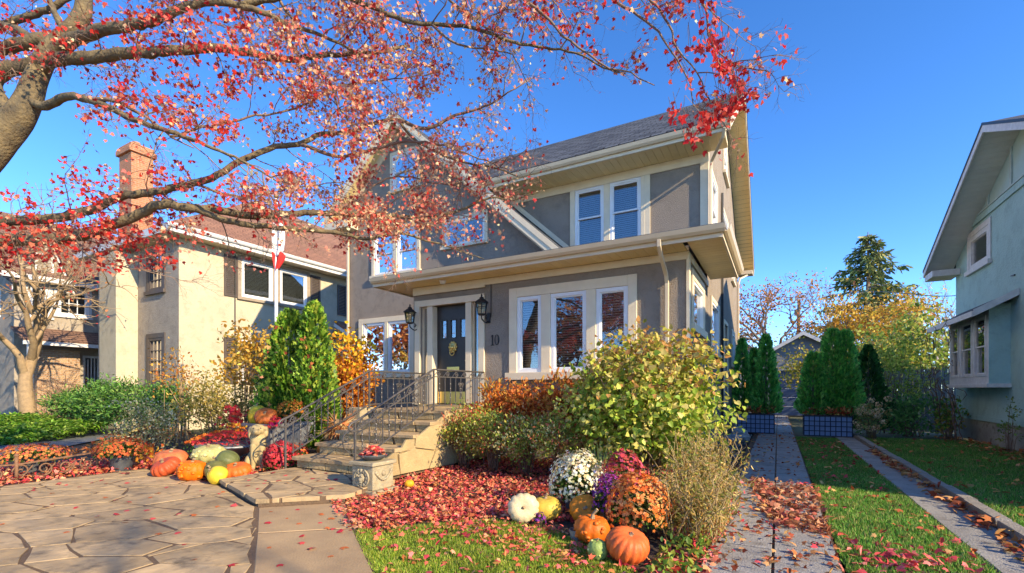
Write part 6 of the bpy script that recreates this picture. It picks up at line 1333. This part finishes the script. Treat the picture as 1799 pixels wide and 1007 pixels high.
# young bare tree in the left yard
tree('young_tree','bare young tree with pale trunk in the left yard',(-21.6,5.9,.2),7.6,15,.24,5,.75,260,.10,[S(190,60,60),S(200,130,80)],bark=m_palebark,trunk_frac=.36,gnarl=.16,leafspread=.2,lean=(.12,0))
bush('twiggy_shrub','dense leafless brown shrub beside the young bare tree','shrub',(-23.0,7.2),1.3,1.0,.3,2.2,60,14,.05,[S(150,110,80),S(130,95,70)],np.random.default_rng(33),nstem=60,srad=.02,outer=1.6,stem=m_twig)
# trees across the street, seen in the window panes
for i, (xx, yy, hh) in enumerate(((-15,-19,10),(-7.5,-22,12),(-1,-20,10),(-23,-6,8),(-31,-15,10),(-38,-10,10))):
    tree('street_tree',('russet tree across the street mirrored in the left panes','orange tree across the street mirrored in the middle panes','brown tree across the street mirrored in the right panes','golden tree beyond the left edge mirrored in the panes by the golden shrub','farther russet tree beyond the left edge, mirrored in the lower left panes','farthest brown tree beyond the left edge, mirrored in the lower left panes')[i],(xx,yy,0),hh,80+i,.3,4,.85,2200,.38,OCHRE,leafspread=.6,tm=T_OVAL)

tree('street_tree','nearly bare street tree beyond the right edge dappling the patio',(10.5,-3.2,0),11,91,.16,5,.8,250,.12,OCHRE,leafspread=.4,trunk_frac=.3)
# ================================================================== the red maple over the yard
MP = thing('red_maple', (-8.6,.3,0), 'large red-leaved maple with spreading limbs over the patio and house front', 'tree')
rm_ = np.random.default_rng(2024)
TR = curve([(-8.75,.15,-.05), (-8.5,.45,.8), (-8.2,.75,1.7), (-7.75,1.2,2.9), tuple(sight(0,245,5.0)), tuple(sight(44,188,5.0)), tuple(sight(66,131,5.05)), tuple(sight(88,88,5.1)), tuple(sight(120,58,5.1)), tuple(sight(145,25,5.1)), tuple(sight(150,-40,5.1)), tuple(sight(170,-140,5.2))], .09)
nT = len(TR); rT = np.interp(np.linspace(0,1,nT), [0,.06,.2,.5,.62,.75,1], [.36,.29,.25,.21,.165,.10,.05])
b = MB(); b.tube(TR, rT, 14); b.build('trunk', m_bark, MP, smooth=True)
# limbs as (pixel, pixel, depth) sight lines, thickness in metres at both ends
LIMBS = [
 ([(20,215,5.0),(-10,140,5.1),(75,108,5.0),(150,102,4.9),(218,94,4.8),(306,88,4.7),(376,85,4.7),(437,92,4.7),(503,105,4.8),(590,96,4.9),(655,92,5.0),(720,80,5.1)], .085, .014),
 ([(70,125,5.05),(110,80,5.0),(184,52,4.8),(262,39,4.6),(315,17,4.5),(371,4,4.5),(415,9,4.5),(459,22,4.5),(520,48,4.6),(580,70,4.7),(640,100,4.8)], .075, .010),
 ([(100,70,5.1),(60,68,5.2),(30,52,5.3),(0,48,5.4),(-60,60,5.5)], .05, .03), ([(118,62,5.1),(95,20,5.2),(80,-20,5.3)], .04, .02), ([(-60,60,5.5),(0,44,5.42),(52,28,5.35),(100,9,5.3),(140,-20,5.3)], .045, .03),
 ([(-5,90,5.2),(40,76,5.1),(85,70,5.1)], .06, .07),
 ([(50,180,5.0),(80,186,4.95),(122,170,4.8),(162,177,4.7),(197,192,4.6),(245,214,4.5),(284,227,4.4),(323,240,4.4),(358,253,4.3),(400,272,4.3),(450,295,4.3),(500,330,4.3)], .045, .006),
 ([(162,177,4.7),(200,176,4.6),(235,195,4.6),(262,210,4.5),(300,240,4.5),(340,260,4.5)], .025, .006),
 ([(-150,385,5.3),(-60,392,5.2),(20,388,5.1),(87,385,5.0),(166,367,4.9),(210,345,4.8),(262,339,4.8),(341,323,4.8),(393,301,4.8),(428,280,4.85),(472,262,4.9),(524,253,5.0),(568,236,5.1),(612,232,5.2),(655,218,5.3),(700,211,5.4),(716,236,5.4),(759,262,5.4),(807,284,5.4),(860,292,5.4),(910,310,5.4)], .062, .007),
 ([(700,211,5.4),(750,227,5.4),(794,205,5.4),(860,183,5.3),(895,162,5.2),(930,140,5.2)], .022, .005),
 ([(-150,430,5.3),(-60,430,5.2),(20,424,5.1),(65,422,5.0),(131,415,4.9),(184,402,4.8),(245,376,4.75),(284,358,4.7),(328,365,4.75),(371,367,4.8),(437,380,4.9),(524,374,5.0),(612,376,5.15),(700,380,5.3),(740,385,5.4),(800,372,5.5),(860,348,5.5),(900,352,5.5),(950,335,5.4)], .075, .006),
 ([(340,366,4.76),(400,388,4.8),(437,395,4.8),(503,402,4.9),(590,408,5.0),(640,420,5.1),(700,411,5.2),(760,425,5.3),(810,440,5.3),(850,455,5.3)], .034, .005),
 ([(524,253,5.0),(590,275,5.1),(655,262,5.2),(700,250,5.3),(760,252,5.3),(820,270,5.3),(900,300,5.3)], .020, .005),
 ([(470,-30,4.6),(489,-5,4.6),(524,52,4.7),(546,96,4.7),(581,149,4.8),(594,188,4.9),(612,214,5.0)], .016, .008),
 ([(420,10,4.5),(520,-10,4.5),(600,-6,4.4),(650,13,4.4),(707,35,4.4),(759,44,4.4),(825,48,4.4),(877,66,4.3),(930,81,4.3),(973,85,4.3),(1022,98,4.2),(1060,118,4.2),(1100,130,4.2)], .030, .005),
 ([(760,44,4.4),(790,70,4.4),(820,83,4.4),(868,87,4.4),(900,95,4.4)], .012, .005), ([(770,-20,4.3),(794,0,4.3),(825,26,4.3),(855,48,4.3),(900,60,4.3)], .012, .005),
 ([(780,-60,4.2),(860,-40,4.2),(921,0,4.2),(965,35,4.1),(1000,74,4.1),(1035,96,4.1),(1070,118,4.1),(1109,131,4.1),(1150,150,4.1)], .020, .004),
 ([(860,-40,4.2),(980,-60,4.1),(1078,0,4.0),(1122,26,4.0),(1157,57,4.0),(1188,100,3.9),(1210,144,3.9),(1218,185,3.9)], .020, .004),
 ([(1020,-55,4.05),(1100,-40,4.0),(1144,0,4.0),(1175,39,3.95),(1192,87,3.9),(1225,130,3.9),(1250,180,3.9)], .014, .004),
 ([(1100,-40,4.0),(1180,-50,3.9),(1235,5,3.85),(1245,60,3.8),(1262,110,3.8),(1290,140,3.8),(1303,165,3.8),(1275,195,3.8)], .013, .004),
 ([(1250,80,3.8),(1300,118,3.8),(1325,118,3.8),(1350,105,3.8)], .006, .003), ([(300,240,4.5),(420,210,4.6),(520,190,4.7),(600,150,4.8),(680,140,4.9),(760,130,5.0)], .012, .005),
 ([(130,415,4.9),(160,455,4.8),(220,470,4.8),(300,480,4.8)], .012, .004), ([(612,376,5.15),(650,330,5.3),(700,310,5.4),(760,320,5.5),(820,330,5.5)], .014, .005), ([(341,323,4.8),(420,345,4.9),(520,330,5.0),(600,320,5.1)], .014, .005),
 ([(150,-30,5.1),(260,-60,4.8),(380,-50,4.6),(500,-60,4.5),(640,-40,4.4),(780,-60,4.2),(860,-40,4.2),(1020,-55,4.05)], .045, .018)]
DENS = [[.35,.5,.7,.7,.6,.6,.8,.8,.6,.55,.4,.28,.30,.2],
        [.25,.3,.6,.8,.9,.9,.9,.8,.45,.12,.25,.25,.30,.25],
        [.40,.3,.4,.6,.7,.8,.75,.65,.3,.15,.05,.15,.25,.05],
        [.9,.85,.7,.5,.5,.75,.95,.9,.75,.38,.12,.0,0,0],
        [.55,.5,.6,.35,.12,.15,.7,.65,.5,.1,0,0,0,0]]
def project(p):
    d = -sin(YAW)*p[0]+cos(YAW)*p[1]; r = cos(YAW)*p[0]+sin(YAW)*p[1]; return 899.5+r/d*FPX, HZN-(p[2]-CAM_Z)/d*FPX
def dens(p):
    x, y = project(p)
    if y < 0: return .5
    if y > 485 or x > 1395: return 0
    if x < 0: return .5
    fx, fy = min(max(x/100-.5,0),12.99), min(max(y/100-.5,0),3.99); i, j = int(fx), int(fy); a, c = fx-i, fy-j
    return (DENS[j][i]*(1-a)+DENS[j][i+1]*a)*(1-c)+(DENS[j+1][i]*(1-a)+DENS[j+1][i+1]*a)*c
tw = MB(); LP_, LA_, LC_, LS_ = [], [], [], []
def hang(p, n, sp=.03):
    d = dens(p)
    if rm_.random() > d*.28: return
    x, y = project(p)
    for _ in range(n):
        if rm_.random() > .30+.5*d: continue
        q = np.array(p)+rm_.normal(size=3)*sp; LP_.append(q); LA_.append(rm_.normal(size=3)*.7+[0,0,-.7])
        pe = np.clip((x-330)/230, .25, .85)*np.clip((1050-x)/150, .3, 1); pal = PEACH if rm_.random() < pe else RED
        c = np.array(pal[int(rm_.integers(0,len(pal)))])*(1+.18*rm_.normal()); LC_.append(np.clip(c,.01,.95)); LS_.append(rm_.uniform(.028,.052)*(1.0 if pal is RED else .85))
def twig(p, d, L_, r, lv):
    pts = [p]; n = 6
    for i in range(n):
        d = (d + Vector(rm_.normal(size=3))*.16 + Vector((0,0,-.05 if lv else -.02))).normalized(); p = p+d*(L_/n); pts.append(p)
    tw.tube(pts, np.linspace(r, r*.35, n+1), 4 if lv == 0 else 3, cap=False)
    for k in range(2, n+1):
        if lv < 2:
            for _ in range(2 if lv == 0 else 1):
                a = Vector(rm_.normal(size=3)); a.z *= .6; a = (a - d*a.dot(d)).normalized(); twig(pts[k], (d*.6+a*.75).normalized(), L_*rm_.uniform(.30,.55), r*.5, lv+1)
        if lv >= 1: hang(pts[k], 1 if lv == 1 else 3, .035)
for pts, r0, r1 in LIMBS:
    C = curve([tuple(sight(*q)) for q in pts], .07); n = len(C)
    C = [c+rm_.normal(size=3)*.006*(1 if 0 < i < n-1 else 0) for i, c in enumerate(C)]
    b = MB(); b.tube(C, np.linspace(r0, r1, n)**1.0, 10 if r0 > .03 else 6); b.build('branch', m_bark if r0 > .028 else m_twig, MP, smooth=True)
    i = 3
    while i < n:
        p = Vector(C[i]); x, y = project(p); d_ = dens(p)
        if rm_.random() < .25+.75*d_:
            t = (Vector(C[min(i+1,n-1)])-Vector(C[i-1])).normalized(); a = Vector(rm_.normal(size=3)); a.z = a.z*.8-.05; a = (a-t*a.dot(t)).normalized()
            twig(p, (t*.65+a*.8).normalized(), rm_.uniform(.28,.85)*(.6+.4*d_), .0068 if r0 > .02 else .005, 0)
        i += int(rm_.integers(1,4))
# the vivid red tassel of leaves at the right
for (ax, ay), (bx_, by_), k in (((1238,5),(1248,60),26), ((1248,60),(1268,115),48), ((1262,105),(1300,150),60), ((1300,140),(1302,180),34), ((1295,170),(1240,215),95), ((1240,200),(1222,245),46), ((1210,120),(1225,170),14), ((1175,190),(1205,235),26), ((1235,60),(1225,100),16), ((1275,60),(1262,100),12)):
    for _ in range(k):
        t = rm_.random(); p = sight(ax+(bx_-ax)*t+rm_.normal()*11, ay+(by_-ay)*t+rm_.normal()*9, 3.8+rm_.normal()*.12); LP_.append(np.array(p)); LA_.append(rm_.normal(size=3)*.5+[0,0,-1]); LC_.append(np.array(RED[int(rm_.integers(0,4))])*(1+.15*rm_.normal())); LS_.append(rm_.uniform(.035,.062))
        if _ % 4 == 0: q = p+Vector((rm_.normal()*.05, rm_.normal()*.05, .16)); tw.tube([q, p], .0022, 3, cap=False)
tw.build('twigs', m_twig, MP)['kind'] = 'stuff'
P = np.array(LP_); n = len(P); L = np.array(LS_)
cloud('crown', P, np.array(LA_), rnd(rm_, n), L, L*.95, np.clip(np.array(LC_),.005,.95), T_MAPLE, m_leaf, MP, 'stuff')
print('maple leaves', n, 'objects', len(bpy.data.objects))
